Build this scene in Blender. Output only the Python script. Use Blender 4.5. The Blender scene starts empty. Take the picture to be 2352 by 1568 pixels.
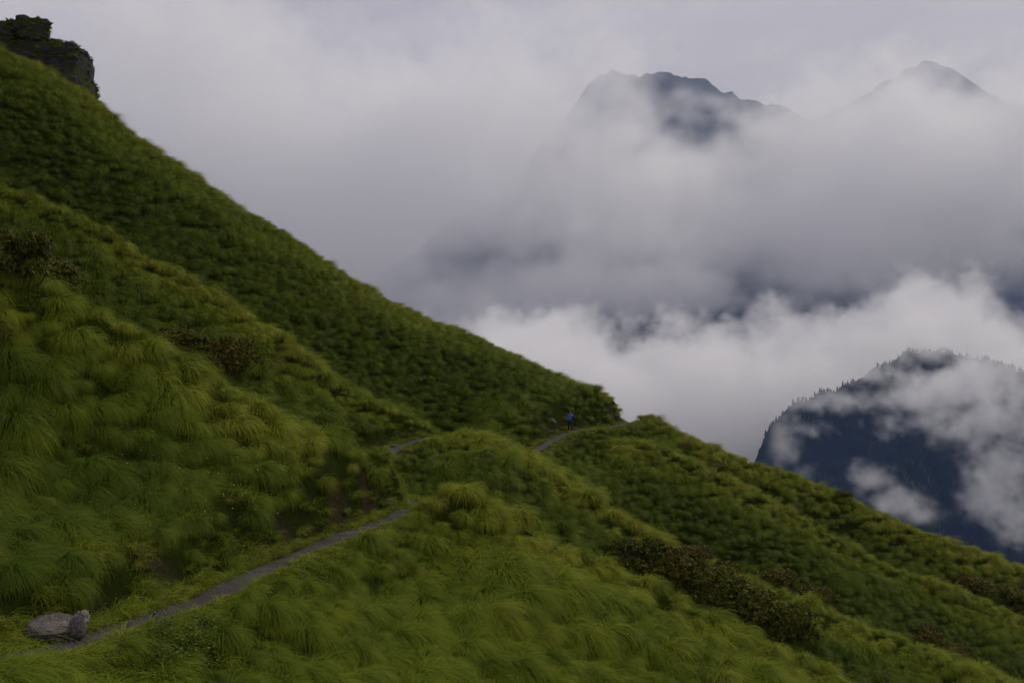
import bpy, math, random
import numpy as np
from mathutils import Vector

random.seed(7)
RNG = np.random.default_rng(7)
scene = bpy.context.scene
col = scene.collection
R = math.radians

# ------------------------------------------------------------------ camera
PITCH = 2.0
LENS = 35.0
cam_d = bpy.data.cameras.new("camera")
cam_d.lens = LENS
cam_d.sensor_width = 36.0
cam_d.clip_start = 0.1
cam_d.clip_end = 40000.0
cam = bpy.data.objects.new("camera", cam_d)
cam.rotation_euler = (R(90.0 - PITCH), 0, 0)
col.objects.link(cam)
scene.camera = cam

# ------------------------------------------------------------------ world: overcast sky
SUN_EL, SUN_AZ = 46.0, 50.0          # azimuth measured from +Y (view direction) towards +X
world = bpy.data.worlds.new("World")
scene.world = world
world.use_nodes = True
wt = world.node_tree
wt.nodes.clear()
w_out = wt.nodes.new("ShaderNodeOutputWorld")
w_bg = wt.nodes.new("ShaderNodeBackground")
w_bg.inputs["Strength"].default_value = 0.1
sky = wt.nodes.new("ShaderNodeTexSky")
sky.sky_type = 'NISHITA'
sky.sun_disc = False
sky.sun_elevation = R(SUN_EL)
sky.sun_rotation = R(SUN_AZ)
sky.altitude = 2500.0
sky.air_density = 1.0
sky.dust_density = 3.0
w_tc = wt.nodes.new("ShaderNodeTexCoord")
w_map = wt.nodes.new("ShaderNodeMapping")
w_map.inputs["Scale"].default_value = (2.2, 2.2, 9.0)
w_noise = wt.nodes.new("ShaderNodeTexNoise")
w_noise.inputs["Scale"].default_value = 1.6
w_noise.inputs["Detail"].default_value = 6.0
w_noise.inputs["Roughness"].default_value = 0.55
w_ramp = wt.nodes.new("ShaderNodeValToRGB")
w_ramp.color_ramp.elements[0].position = 0.32
w_ramp.color_ramp.elements[0].color = (4.15, 4.0, 4.75, 1)
w_ramp.color_ramp.elements[1].position = 0.68
w_ramp.color_ramp.elements[1].color = (5.45, 5.25, 5.95, 1)
w_mix = wt.nodes.new("ShaderNodeMixRGB")
w_mix.inputs["Fac"].default_value = 0.93
wt.links.new(w_tc.outputs["Generated"], w_map.inputs["Vector"])
wt.links.new(w_map.outputs["Vector"], w_noise.inputs["Vector"])
wt.links.new(w_noise.outputs["Fac"], w_ramp.inputs["Fac"])
wt.links.new(sky.outputs["Color"], w_mix.inputs["Color1"])
wt.links.new(w_ramp.outputs["Color"], w_mix.inputs["Color2"])
wt.links.new(w_mix.outputs["Color"], w_bg.inputs["Color"])
wt.links.new(w_bg.outputs["Background"], w_out.inputs["Surface"])

# ------------------------------------------------------------------ sun behind the overcast
sun_d = bpy.data.lights.new("sun", 'SUN')
sun_d.energy = 1.45
sun_d.angle = R(24)
sun_d.color = (1.0, 0.965, 0.93)
sun = bpy.data.objects.new("sun", sun_d)
sd = Vector((math.sin(R(SUN_AZ)) * math.cos(R(SUN_EL)), math.cos(R(SUN_AZ)) * math.cos(R(SUN_EL)), math.sin(R(SUN_EL))))
sun.rotation_euler = (-sd).to_track_quat('-Z', 'Y').to_euler()
sun.location = sd * 200
col.objects.link(sun)

vs = scene.view_settings
vs.view_transform = 'Standard'
vs.look = 'None'
vs.exposure = 0.0
vs.gamma = 1.0
vs.use_curve_mapping = False

cy = scene.cycles
cy.max_bounces = 14
cy.diffuse_bounces = 2
cy.glossy_bounces = 1
cy.transmission_bounces = 2
cy.transparent_max_bounces = 8
cy.volume_bounces = 13
cy.volume_step_rate = 3.0
cy.volume_max_steps = 256
cy.use_denoising = True
cy.use_adaptive_sampling = True
cy.adaptive_threshold = 0.02
cy.caustics_reflective = False
cy.caustics_refractive = False

# ------------------------------------------------------------------ helpers
F = 2352.0 * LENS / 36.0
CT, ST = math.cos(R(PITCH)), math.sin(R(PITCH))


def ray(px, py):
    dx, dy = (px - 1176.0) / F, (784.0 - py) / F
    return np.array([dx, dy * ST + CT, dy * CT - ST])


def at_y(px, py, y):
    d = ray(px, py)
    return d * (y / d[1])


def at_z(px, py, z):
    d = ray(px, py)
    return d * (z / d[2])


def hash3(ix, iy, iz, seed):
    h = (ix * 374761393 + iy * 668265263 + iz * 2147483647 + seed * 974711) & 0xFFFFFFFF
    h = ((h ^ (h >> 13)) * 1274126177) & 0xFFFFFFFF
    h = ((h ^ (h >> 16)) * 2246822519) & 0xFFFFFFFF
    return ((h ^ (h >> 15)) & 0xFFFFFF) / float(0xFFFFFF) * 2 - 1


def vnoise(x, y, z=None, seed=0):
    x = np.asarray(x, float); y = np.asarray(y, float)
    z = np.zeros_like(x) if z is None else np.asarray(z, float)
    x0, y0, z0 = np.floor(x), np.floor(y), np.floor(z)
    fx, fy, fz = x - x0, y - y0, z - z0
    ix, iy, iz = x0.astype(np.int64), y0.astype(np.int64), z0.astype(np.int64)
    s = lambda t: t * t * t * (t * (t * 6 - 15) + 10)
    fx, fy, fz = s(fx), s(fy), s(fz)
    def L(a, b, t): return a + (b - a) * t
    r = []
    for dz in (0, 1):
        a = L(hash3(ix, iy, iz + dz, seed), hash3(ix + 1, iy, iz + dz, seed), fx)
        b = L(hash3(ix, iy + 1, iz + dz, seed), hash3(ix + 1, iy + 1, iz + dz, seed), fx)
        r.append(L(a, b, fy))
    return L(r[0], r[1], fz)


def fbm(x, y, z=None, octaves=4, seed=0, gain=0.5):
    v, a, f, n = 0, 1.0, 1.0, 0
    for o in range(octaves):
        v = v + a * vnoise(np.asarray(x) * f, np.asarray(y) * f, None if z is None else np.asarray(z) * f, seed + o * 17)
        n += a; a *= gain; f *= 2.03
    return v / n


def sstep(a, b, x):
    t = np.clip((x - a) / (b - a), 0, 1)
    return t * t * (3 - 2 * t)


def mesh_from(name, verts, faces, smooth=True):
    """verts (n,3) array, faces (m,3|4) array or list."""
    me = bpy.data.meshes.new(name)
    verts = np.asarray(verts, np.float32)
    if isinstance(faces, np.ndarray):
        m, k = faces.shape
        me.vertices.add(len(verts)); me.vertices.foreach_set("co", verts.ravel())
        me.loops.add(m * k); me.loops.foreach_set("vertex_index", faces.astype(np.int32).ravel())
        me.polygons.add(m); me.polygons.foreach_set("loop_start", np.arange(0, m * k, k, dtype=np.int32))
        me.update(calc_edges=True)
    else:
        me.from_pydata(verts.tolist(), [], faces)
    if smooth and len(me.polygons):
        me.polygons.foreach_set("use_smooth", np.ones(len(me.polygons), bool))
    me.update()
    return me


def link(name, me, mat=None, parent=None, loc=None, **props):
    o = bpy.data.objects.new(name, me)
    col.objects.link(o)
    if mat is not None:
        me.materials.append(mat)
    if parent is not None:
        o.parent = parent
    if loc is not None:
        o.location = loc
    for k, v in props.items():
        o[k] = v
    return o


def fattr(me, name, vals, domain='POINT'):
    a = me.attributes.new(name, 'FLOAT', domain)
    a.data.foreach_set("value", np.asarray(vals, np.float32))


def new_mat(name):
    m = bpy.data.materials.new(name)
    m.use_nodes = True
    nt = m.node_tree
    nt.nodes.clear()
    return m, nt, nt.nodes.new("ShaderNodeOutputMaterial")


def node(nt, t, **kw):
    n = nt.nodes.new(t)
    for k, v in kw.items():
        if k in n.inputs:
            n.inputs[k].default_value = v
        else:
            setattr(n, k, v)
    return n


def ramp(nt, stops, fac=None):
    r = nt.nodes.new("ShaderNodeValToRGB")
    e = r.color_ramp.elements
    while len(e) < len(stops):
        e.new(0.5)
    for i, (p, c) in enumerate(stops):
        e[i].position = p
        e[i].color = (*c, 1)
    if fac is not None:
        nt.links.new(fac, r.inputs["Fac"])
    return r


def mixc(nt, fac, a, b, mode='MIX'):
    m = nt.nodes.new("ShaderNodeMixRGB")
    m.blend_type = mode
    for s, v in ((m.inputs["Fac"], fac), (m.inputs["Color1"], a), (m.inputs["Color2"], b)):
        if isinstance(v, (int, float)):
            s.default_value = v
        elif isinstance(v, tuple):
            s.default_value = (*v, 1)
        else:
            nt.links.new(v, s)
    return m.outputs["Color"]


def noise_tex(nt, scale, detail=4, rough=0.55, coord="Object"):
    tc = nt.nodes.new("ShaderNodeTexCoord")
    n = node(nt, "ShaderNodeTexNoise", Scale=scale, Detail=detail, Roughness=rough)
    nt.links.new(tc.outputs[coord], n.inputs["Vector"])
    return n.outputs["Fac"]


def bump(nt, height, strength, dist):
    b = node(nt, "ShaderNodeBump", Strength=strength, Distance=dist)
    nt.links.new(height, b.inputs["Height"])
    return b.outputs["Normal"]


# ------------------------------------------------------------------ materials
def mat_ground():
    m, nt, out = new_mat("hill_ground")
    b = node(nt, "ShaderNodeBsdfPrincipled", Roughness=1.0)
    b.inputs["Specular IOR Level"].default_value = 0.0
    soil = nt.nodes.new("ShaderNodeAttribute"); soil.attribute_name = "soil"
    n1 = noise_tex(nt, 0.9, 6)
    n2 = noise_tex(nt, 7.0, 5, 0.7)
    g = ramp(nt, [(0.3, (0.014, 0.021, 0.003)), (0.7, (0.030, 0.044, 0.006))], n1).outputs["Color"]
    s = ramp(nt, [(0.3, (0.026, 0.018, 0.011)), (0.55, (0.050, 0.035, 0.022)), (0.8, (0.095, 0.074, 0.052))], n2).outputs["Color"]
    c = mixc(nt, soil.outputs["Fac"], g, s)
    nt.links.new(c, b.inputs["Base Color"])
    nt.links.new(bump(nt, n2, 1.0, 0.2), b.inputs["Normal"])
    nt.links.new(b.outputs[0], out.inputs["Surface"])
    return m


def mat_path():
    m, nt, out = new_mat("path_dirt")
    b = node(nt, "ShaderNodeBsdfPrincipled", Roughness=0.85)
    b.inputs["Specular IOR Level"].default_value = 0.25
    n1 = noise_tex(nt, 1.3, 5)
    n2 = noise_tex(nt, 22.0, 6, 0.7)
    edge = nt.nodes.new("ShaderNodeAttribute"); edge.attribute_name = "edge"
    c1 = ramp(nt, [(0.3, (0.036, 0.028, 0.025)), (0.5, (0.052, 0.042, 0.038)), (0.7, (0.085, 0.073, 0.068))], n1).outputs["Color"]
    c2 = ramp(nt, [(0.25, (0.45, 0.42, 0.40)), (0.6, (1, 1, 1)), (0.8, (1.4, 1.38, 1.35))], n2).outputs["Color"]
    c = mixc(nt, 1.0, c1, c2, 'MULTIPLY')
    c = mixc(nt, edge.outputs["Fac"], c, (0.045, 0.027, 0.020))
    nt.links.new(c, b.inputs["Base Color"])
    nt.links.new(bump(nt, n2, 0.7, 0.03), b.inputs["Normal"])
    nt.links.new(b.outputs[0], out.inputs["Surface"])
    return m


def mat_grass(name="tussock_grass"):
    m, nt, out = new_mat(name)
    tint = nt.nodes.new("ShaderNodeAttribute"); tint.attribute_type = 'INSTANCER'; tint.attribute_name = "tint"
    bt = nt.nodes.new("ShaderNodeAttribute"); bt.attribute_name = "blade"
    br = nt.nodes.new("ShaderNodeAttribute"); br.attribute_name = "rnd"
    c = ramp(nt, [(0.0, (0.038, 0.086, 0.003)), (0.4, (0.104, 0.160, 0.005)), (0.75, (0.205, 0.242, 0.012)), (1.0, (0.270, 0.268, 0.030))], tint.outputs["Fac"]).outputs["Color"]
    tipc = mixc(nt, 0.45, c, (0.29, 0.26, 0.055))
    f = nt.nodes.new("ShaderNodeMath"); f.operation = 'MULTIPLY'
    nt.links.new(bt.outputs["Fac"], f.inputs[0]); nt.links.new(br.outputs["Fac"], f.inputs[1])
    c = mixc(nt, f.outputs[0], c, tipc)
    thatch_shade = ramp(nt, [(0.05, (1, 1, 1)), (0.34, (0, 0, 0))], bt.outputs["Fac"]).outputs["Color"]      # dead brown bases, also painting shade into the gaps
    c = mixc(nt, thatch_shade, c, (0.042, 0.034, 0.010))
    d = node(nt, "ShaderNodeBsdfPrincipled", Roughness=0.7)
    d.inputs["Specular IOR Level"].default_value = 0.04
    t = nt.nodes.new("ShaderNodeBsdfTranslucent")
    nt.links.new(c, d.inputs["Base Color"]); nt.links.new(c, t.inputs["Color"])
    mx = node(nt, "ShaderNodeMixShader", Fac=0.14)
    nt.links.new(d.outputs[0], mx.inputs[1]); nt.links.new(t.outputs[0], mx.inputs[2])
    nt.links.new(mx.outputs[0], out.inputs["Surface"])
    return m


def mat_simple(name, colr, rough=0.8, spec=0.2, var=0.0, scale=4.0):
    m, nt, out = new_mat(name)
    b = node(nt, "ShaderNodeBsdfPrincipled", Roughness=rough)
    b.inputs["Specular IOR Level"].default_value = spec
    n = noise_tex(nt, scale, 4)
    lo = tuple(c * (1 - var) for c in colr); hi = tuple(c * (1 + var) for c in colr)
    nt.links.new(ramp(nt, [(0.3, lo), (0.7, hi)], n).outputs["Color"], b.inputs["Base Color"])
    nt.links.new(b.outputs[0], out.inputs["Surface"])
    return m


def mat_leaf(name, stops):
    m, nt, out = new_mat(name)
    r = nt.nodes.new("ShaderNodeAttribute"); r.attribute_name = "rnd"
    c = ramp(nt, stops, r.outputs["Fac"]).outputs["Color"]
    d = node(nt, "ShaderNodeBsdfPrincipled", Roughness=0.42)
    d.inputs["Specular IOR Level"].default_value = 0.03
    nt.links.new(c, d.inputs["Base Color"])
    nt.links.new(d.outputs[0], out.inputs["Surface"])
    return m


def mat_rock(name, dark, light, moss=0.0, scale=1.0, strata=True, lichen=None):
    m, nt, out = new_mat(name)
    b = node(nt, "ShaderNodeBsdfPrincipled", Roughness=0.9)
    b.inputs["Specular IOR Level"].default_value = 0.15
    tc = nt.nodes.new("ShaderNodeTexCoord")
    mp = node(nt, "ShaderNodeMapping")
    mp.inputs["Scale"].default_value = (1, 1, 3.2 if strata else 1)
    mp.inputs["Rotation"].default_value = (0.15, 0.2, 0)
    nt.links.new(tc.outputs["Object"], mp.inputs["Vector"])
    n1 = node(nt, "ShaderNodeTexNoise", Scale=1.6 * scale, Detail=8.0, Roughness=0.65)
    nt.links.new(mp.outputs[0], n1.inputs["Vector"])
    n2 = node(nt, "ShaderNodeTexNoise", Scale=9 * scale, Detail=6.0, Roughness=0.7)
    nt.links.new(mp.outputs[0], n2.inputs["Vector"])
    mid = tuple((a + c) * 0.5 for a, c in zip(dark, light))
    c = ramp(nt, [(0.32, dark), (0.52, mid), (0.72, light)], n1.outputs["Fac"]).outputs["Color"]
    c2 = ramp(nt, [(0.3, (0.5, 0.5, 0.5)), (0.7, (1.35, 1.35, 1.35))], n2.outputs["Fac"]).outputs["Color"]
    c = mixc(nt, 1.0, c, c2, 'MULTIPLY')
    if lichen:
        n3 = noise_tex(nt, 2.3 * scale, 4)
        lf = ramp(nt, [(0.56, (0, 0, 0)), (0.66, (0.7, 0.7, 0.7))], n3).outputs["Color"]
        c = mixc(nt, lf, c, lichen)
    if moss > 0:
        geo = nt.nodes.new("ShaderNodeNewGeometry")
        sep = nt.nodes.new("ShaderNodeSeparateXYZ")
        nt.links.new(geo.outputs["Normal"], sep.inputs[0])
        ad = node(nt, "ShaderNodeMath", operation='ADD')
        nm = noise_tex(nt, 0.9 * scale, 5)
        nt.links.new(sep.outputs["Z"], ad.inputs[0]); nt.links.new(nm, ad.inputs[1])
        f = ramp(nt, [(0.75 - 0.2 * moss, (0, 0, 0)), (0.95 - 0.2 * moss, (1, 1, 1))], ad.outputs[0]).outputs["Color"]
        c = mixc(nt, f, c, (0.035, 0.045, 0.010))
    nt.links.new(c, b.inputs["Base Color"])
    nt.links.new(bump(nt, n2.outputs["Fac"], 0.8, 0.12 / scale), b.inputs["Normal"])
    nt.links.new(b.outputs[0], out.inputs["Surface"])
    return m


M_GROUND = mat_ground()
M_PATH = mat_path()
M_GRASS = mat_grass()

# ------------------------------------------------------------------ the hillside: spurs and gullies running down the fall line (+X)
def line(pts, y):
    a = np.array([at_y(p[0], p[1], p[2] if len(p) > 2 else y) for p in pts])
    return a[np.argsort(a[:, 0])]


def ext(a, x0, y0, z0, x1, y1, z1):
    return np.vstack([[x0, y0, z0], a, [x1, y1, z1]])


RIB_A = line([(0, 612, 30), (180, 690, 31), (300, 755, 31.5), (420, 815, 32.2), (600, 905, 33.3), (740, 985, 34.3), (830, 1045, 35.2), (885, 1090, 36),
              (960, 1160, 36.8), (1010, 1168, 36.8), (1100, 1158, 36.6), (1180, 1190), (1260, 1232), (1330, 1270), (1411, 1297), (1479, 1333), (1571, 1373), (1659, 1413),
              (1715, 1437), (1795, 1477), (1859, 1505), (1931, 1537), (1991, 1572)], 36.4)
RIB_A = ext(RIB_A, -75, 27, 34, 80, 36, -46)
RIB_B = line([(0, 436, 57), (170, 497, 57.5), (300, 587), (450, 670), (600, 757), (780, 877), (900, 937), (980, 990), (1010, 1003), (1070, 995), (1150, 1020), (1250, 1085),
              (1411, 1186), (1603, 1274), (1811, 1366), (2011, 1450), (2351, 1574)], 58)
RIB_B = ext(RIB_B, -75, 55, 36, 80, 58, -46)
RIB_D = line([(0, 122), (120, 180), (215, 232), (280, 296), (350, 350), (500, 455), (680, 566), (790, 645), (1000, 745), (1150, 806), (1300, 880), (1390, 928), (1428, 956), (1452, 975),
              (1479, 967), (1531, 990), (1611, 1022), (1759, 1078), (1891, 1126), (1951, 1154), (2091, 1218), (2211, 1262), (2351, 1310)], 95)
RIB_D = ext(RIB_D, -75, 93, 37, 85, 100, -41)
RIB_C = line([(1330, 985), (1360, 982), (1423, 994), (1531, 1032), (1643, 1090), (1811, 1176), (2051, 1305), (2171, 1345), (2351, 1417)], 83)


def ev(a, xs):
    return np.interp(xs, a[:, 0], a[:, 1]), np.interp(xs, a[:, 0], a[:, 2])


def gauss1(v, s):
    k = np.arange(-int(3 * s) - 1, int(3 * s) + 2); w = np.exp(-0.5 * (k / s) ** 2); w /= w.sum()
    return np.convolve(np.pad(v, len(k) // 2, mode='edge'), w, 'valid')


XS = np.arange(-72.0, 76.01, 0.35)
yA, zA = ev(RIB_A, XS); yB, zB = ev(RIB_B, XS); yD, zD = ev(RIB_D, XS)
zA, zB, zD = gauss1(zA, 1.3), gauss1(zB, 1.6), gauss1(zD, 1.6)
yC = np.full_like(XS, 83.0)
_, zC = ev(ext(RIB_C, -75, 83, 36.0, 85, 83, -46), XS)
zC = np.where(XS < RIB_C[0, 0], zD - 1.0, zC)
zC = gauss1(zC, 3)
zCDg = np.minimum(zC, zD) - np.where(XS > 8, 1.9, -0.2)
zCDg = np.where(XS > 8, zCDg, 0.5 * (zC + zD))
zBCg = np.minimum(zB, zC) - np.interp(XS, [-70, -20, 0, 10, 30, 80], [3.0, 4.2, 3.4, 4.2, 4.6, 4.6])
zABg = np.minimum(zA, zB) - np.interp(XS, [-70, -20, -8, 5, 30, 80], [3.4, 4.6, 3.2, 4.6, 5.2, 5.2])
N1 = np.interp(XS, [-75, -20, -12, -9, -6.3, -2, 3, 10, 20, 40, 80], [24, -0.7, -4.6, -5.6, -6.7, -8.7, -11.1, -14.3, -19, -28, -46])
N0 = np.interp(XS, [-75, -20, -12, -8, -4, 0, 10, 20, 40, 80], [25, -0.4, -4.1, -5.6, -7.3, -9.2, -14, -19, -28, -46])
M5 = np.clip(-4.0 - 0.45 * XS, -40, 26)
M_5 = np.clip(-1.3 - 0.45 * XS, -38, 28)
one = np.ones_like(XS)
LY = np.array([one * -8, one * 5, one * 15.5, one * 24, yA, one * 46, yB, one * 70, yC, one * 89, yD, one * 101, one * 112, one * 135, one * 175])
LZ = np.array([M_5, M5, N0, N1, zA, zABg, zB, zBCg, zC, zCDg, zD, zD - 2.6, zD - 9, zD - 27, zD - 62])
YS = np.concatenate([np.arange(-6, 44, 0.27), np.arange(44, 104, 0.42), np.arange(104, 172, 1.6)])


def pchip_cols(Y, Z, ys):
    """monotone cubic through the lines, column by column (vectorised over x)."""
    h = np.diff(Y, axis=0); d = np.diff(Z, axis=0) / h
    m = np.zeros_like(Z)
    same = (d[:-1] * d[1:]) > 0
    w1, w2 = 2 * h[1:] + h[:-1], h[1:] + 2 * h[:-1]
    with np.errstate(divide='ignore', invalid='ignore'):
        mm = (w1 + w2) / (w1 / d[:-1] + w2 / d[1:])
    m[1:-1] = np.where(same, mm, 0)
    m[0], m[-1] = d[0], d[-1]
    out = np.zeros((len(ys), Y.shape[1]))
    for i, y in enumerate(ys):
        k = np.clip((Y <= y).sum(0) - 1, 0, len(Y) - 2)
        c = np.arange(Y.shape[1])
        hh = h[k, c]; t = np.clip((y - Y[k, c]) / hh, 0, 1)
        out[i] = ((2 * t**3 - 3 * t**2 + 1) * Z[k, c] + (t**3 - 2 * t**2 + t) * hh * m[k, c]
                  + (-2 * t**3 + 3 * t**2) * Z[k + 1, c] + (t**3 - t**2) * hh * m[k + 1, c])
        out[i] = 0.45 * out[i] + 0.55 * (Z[k, c] * (1 - t) + Z[k + 1, c] * t)      # crests and gullies stay fairly sharp
    return out


GZ = pchip_cols(LY, LZ, YS)
GX, GY = np.meshgrid(XS, YS)
GZ += 0.55 * fbm(GX / 9.0, GY / 9.0, octaves=2, seed=3) * sstep(6, 14, GY) * np.clip(GY / 40, 0.35, 1)
for mx_, my_, mr_, mh_ in ((-5.0, 38.5, 1.15, 1.1), (-1.9, 36.2, 1.9, 0.8), (-2.6, 35.2, 1.2, 0.25), (-2.4, 60.5, 1.6, 0.35)):
    GZ += mh_ * np.exp(-((GX - mx_) ** 2 + (GY - my_) ** 2) / mr_ ** 2)
GZ += 0.16 * fbm(GX / 2.1, GY / 2.1, octaves=3, seed=9)


for yl_, am_, w_, x0_, x1_ in ((yA, 0.55, 0.8, -1.0, 40.0), (yA, 0.35, 0.9, -40.0, -6.0), (yB, 0.75, 1.1, 0.0, 60.0), (yB, 0.6, 1.1, -60.0, -6.0), (yC, 0.8, 1.2, 9.0, 60.0)):
    d_ = GY - yl_[None, :]                                  # the spurs carry a narrow crest
    GZ += am_ * (np.exp(-(d_ / w_) ** 2) - 1.15 * np.exp(-((d_ + w_ * 0.5) / (w_ * 3.0)) ** 2)) * sstep(x0_, x0_ + 3, GX) * sstep(x1_, x1_ - 3, GX)


def bil(G, x, y):
    x = np.asarray(x, float); y = np.asarray(y, float)
    i = np.clip(np.searchsorted(YS, y) - 1, 0, len(YS) - 2)
    fx = np.clip((x - XS[0]) / 0.35, 0, len(XS) - 1.001); j = fx.astype(int); u = fx - j
    v = np.clip((y - YS[i]) / (YS[i + 1] - YS[i]), 0, 1)
    return (G[i, j] * (1 - u) + G[i, j + 1] * u) * (1 - v) + (G[i + 1, j] * (1 - u) + G[i + 1, j + 1] * u) * v


# ------------------------------------------------------------------ the footpath: contours in and out of the gullies
PP = [at_z(-330, 1580, -5.4), at_z(-150, 1545, -5.5), at_z(0, 1514, -5.6), at_z(110, 1494, -5.72), at_z(200, 1466, -5.85), at_z(300, 1436, -6.0), at_z(450, 1382, -6.3), at_z(600, 1312, -6.7),
      at_z(720, 1258, -7.0), at_z(830, 1215, -7.25), at_z(895, 1192, -7.4), at_z(940, 1171, -7.5), np.array([-3.1, 37.9, -7.85]), np.array([-3.5, 39.8, -8.1]), np.array([-5.8, 43.0, -8.0]),
      np.array([-8.9, 46.0, -7.65]), at_z(862, 1050, -7.72), at_z(935, 1018, -7.72), at_z(1000, 1003, -7.75), np.array([-3.6, 60.6, -8.2]), np.array([-2.6, 63.5, -8.9]),
      np.array([-0.6, 65.6, -9.5]), at_z(1212, 1042, -9.95), at_z(1262, 1014, -10.15), at_z(1310, 992, -10.3), at_z(1352, 985, -10.45), at_z(1395, 982, -10.6), at_z(1440, 971, -10.75),
      np.array([11.6, 98.5, -11.6]), np.array([9.5, 104, -13.5])]
PP = np.array(PP)


def catmull(P, n):
    out = []
    Q = np.vstack([2 * P[0] - P[1], P, 2 * P[-1] - P[-2]])
    for i in range(1, len(Q) - 2):
        p0, p1, p2, p3 = Q[i - 1:i + 3]
        for t in np.linspace(0, 1, n, endpoint=False):
            out.append(0.5 * ((2 * p1) + (-p0 + p2) * t + (2 * p0 - 5 * p1 + 4 * p2 - p3) * t * t + (-p0 + 3 * p1 - 3 * p2 + p3) * t**3))
    out.append(P[-1])
    return np.array(out)


PATH = catmull(PP, 14)
# bring the slope to the path's height over a few metres, so that the path lies on it
res = PATH[:, 2] - bil(GZ, PATH[:, 0], PATH[:, 1])
print("path residuals", np.round(res[::14], 2))
keep = (np.abs(GX) < 26) & (GY < 112)
gx, gy = GX[keep], GY[keep]
dmin = np.full(gx.shape, 1e9); side = np.zeros(gx.shape); zp = np.zeros(gx.shape); num = np.zeros(gx.shape); den = np.zeros(gx.shape)
T = np.gradient(PATH[:, :2], axis=0); T /= np.linalg.norm(T, axis=1)[:, None]
for i in range(len(PATH)):
    dx, dy = gx - PATH[i, 0], gy - PATH[i, 1]
    d = np.hypot(dx, dy)
    w = np.exp(-(d / 3.2) ** 2)
    num += w * res[i]; den += w
    b = d < dmin
    dmin = np.where(b, d, dmin)
    side = np.where(b, T[i, 0] * dy - T[i, 1] * dx, side)     # > 0: left of travel = uphill
    zp = np.where(b, PATH[i, 2], zp)
zz = GZ[keep] + num / np.maximum(den, 1e-6) * sstep(7.0, 2.0, dmin)
hw = 0.43
BERM = 0.20 + 0.30 * np.exp(-((gy - 35.5) / 4.5) ** 2)
up = side > 0
wcut = np.where(up, sstep(1.55, 0.75, dmin), sstep(1.5, 0.65, dmin))
bankup = np.where(up, 0.42 * sstep(0.75, 1.7, dmin) * sstep(4.5, 1.8, dmin), BERM * sstep(0.65, 1.15, dmin) * sstep(3.4, 1.5, dmin))
zz = (zz + bankup) * (1 - wcut) + (zp - 0.03) * wcut
GZ[keep] = zz
DP = np.full(GX.shape, 1e3); DP[keep] = dmin
UP = np.zeros(GX.shape); UP[keep] = up
# bare earth: the cut bank above the path, strongest at the corners of the spurs
bank_pts = [(at_z(910, 1150, -7.0), 1.7), (at_z(840, 1200, -7.2), 1.6), (at_z(700, 1250, -6.9), 1.5), (at_z(870, 1035, -7.3), 2.2), (at_z(1225, 1015, -9.4), 2.6), (at_z(1275, 975, -9.2), 1.7), (at_z(1425, 962, -10.4), 1.8), (at_z(330, 1275, -5.6), 0.7)]
SOIL = np.zeros(GX.shape)
for p, r in bank_pts:
    SOIL = np.maximum(SOIL, sstep(r, r * 0.45, np.hypot(GX - p[0], GY - p[1])) * (UP > 0))
SOIL = np.maximum(SOIL * sstep(-0.55, 0.1, fbm(GX / 1.1, GY / 1.1, octaves=3, seed=41)), sstep(1.15, 0.75, DP) * 0.9)
for p, r in bank_pts:                                     # the banks are hollowed a little
    GZ -= 0.35 * sstep(r, 0, np.hypot(GX - p[0], GY - p[1])) * (UP > 0) * sstep(0.6, 1.0, DP)

ny, nx = GX.shape
idx = np.arange(ny * nx).reshape(ny, nx)
quads = np.stack([idx[:-1, :-1], idx[:-1, 1:], idx[1:, 1:], idx[1:, :-1]], -1).reshape(-1, 4)
hill_me = mesh_from("hillside", np.stack([GX, GY, GZ], -1).reshape(-1, 3), quads)
fattr(hill_me, "soil", SOIL.ravel())
link("hillside", hill_me, M_GROUND, kind="structure", label="steep grassy mountainside with spurs and gullies")
GRX = np.gradient(GZ, 0.35, axis=1)
GRY = np.gradient(GZ, YS, axis=0)

# path strip
nseg = len(PATH)
cols = 9
pv, pe = [], []
for i in range(nseg):
    n = np.array([-T[i, 1], T[i, 0]])
    for k in range(cols):
        u = -1 + 2 * k / (cols - 1)
        w = hw * (0.86 + 0.35 * vnoise(np.array([i * 0.21]), np.array([7.0 if u > 0 else 31.0]))[0])
        w *= 1.15 if i < 11 * 14 else 1.0
        x, y = PATH[i, :2] + n * u * w
        z = max(float(bil(GZ, x, y)) + 0.035, PATH[i, 2] + 0.005)
        z = z if abs(u) < 0.95 else float(bil(GZ, x, y)) - 0.05
        pv.append((x, y, z + 0.02 * (u * u) - 0.012)); pe.append(max(0, abs(u + 0.1) - 0.55) / 0.5)
pid = np.arange(nseg * cols).reshape(nseg, cols)
pf = np.stack([pid[:-1, 1:], pid[:-1, :-1], pid[1:, :-1], pid[1:, 1:]], -1).reshape(-1, 4)
path_me = mesh_from("footpath", pv, pf)
fattr(path_me, "edge", np.clip(pe, 0, 1))
link("footpath", path_me, M_PATH, kind="structure", label="narrow grey dirt footpath winding round the spurs")


def ground_z(x, y):
    return bil(GZ, x, y)


def hit(px, py, y0=12.0, y1=110.0):
    """where the view ray through a photograph point first meets the slope"""
    d = ray(px, py)
    ys = np.arange(y0, y1, 0.1)
    P = d[None, :] * (ys / d[1])[:, None]
    below = P[:, 2] < bil(GZ, P[:, 0], P[:, 1])
    k = int(np.argmax(below)) if below.any() else len(ys) - 1
    p = P[k].copy(); p[2] = bil(GZ, p[0], p[1])
    return p


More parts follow.
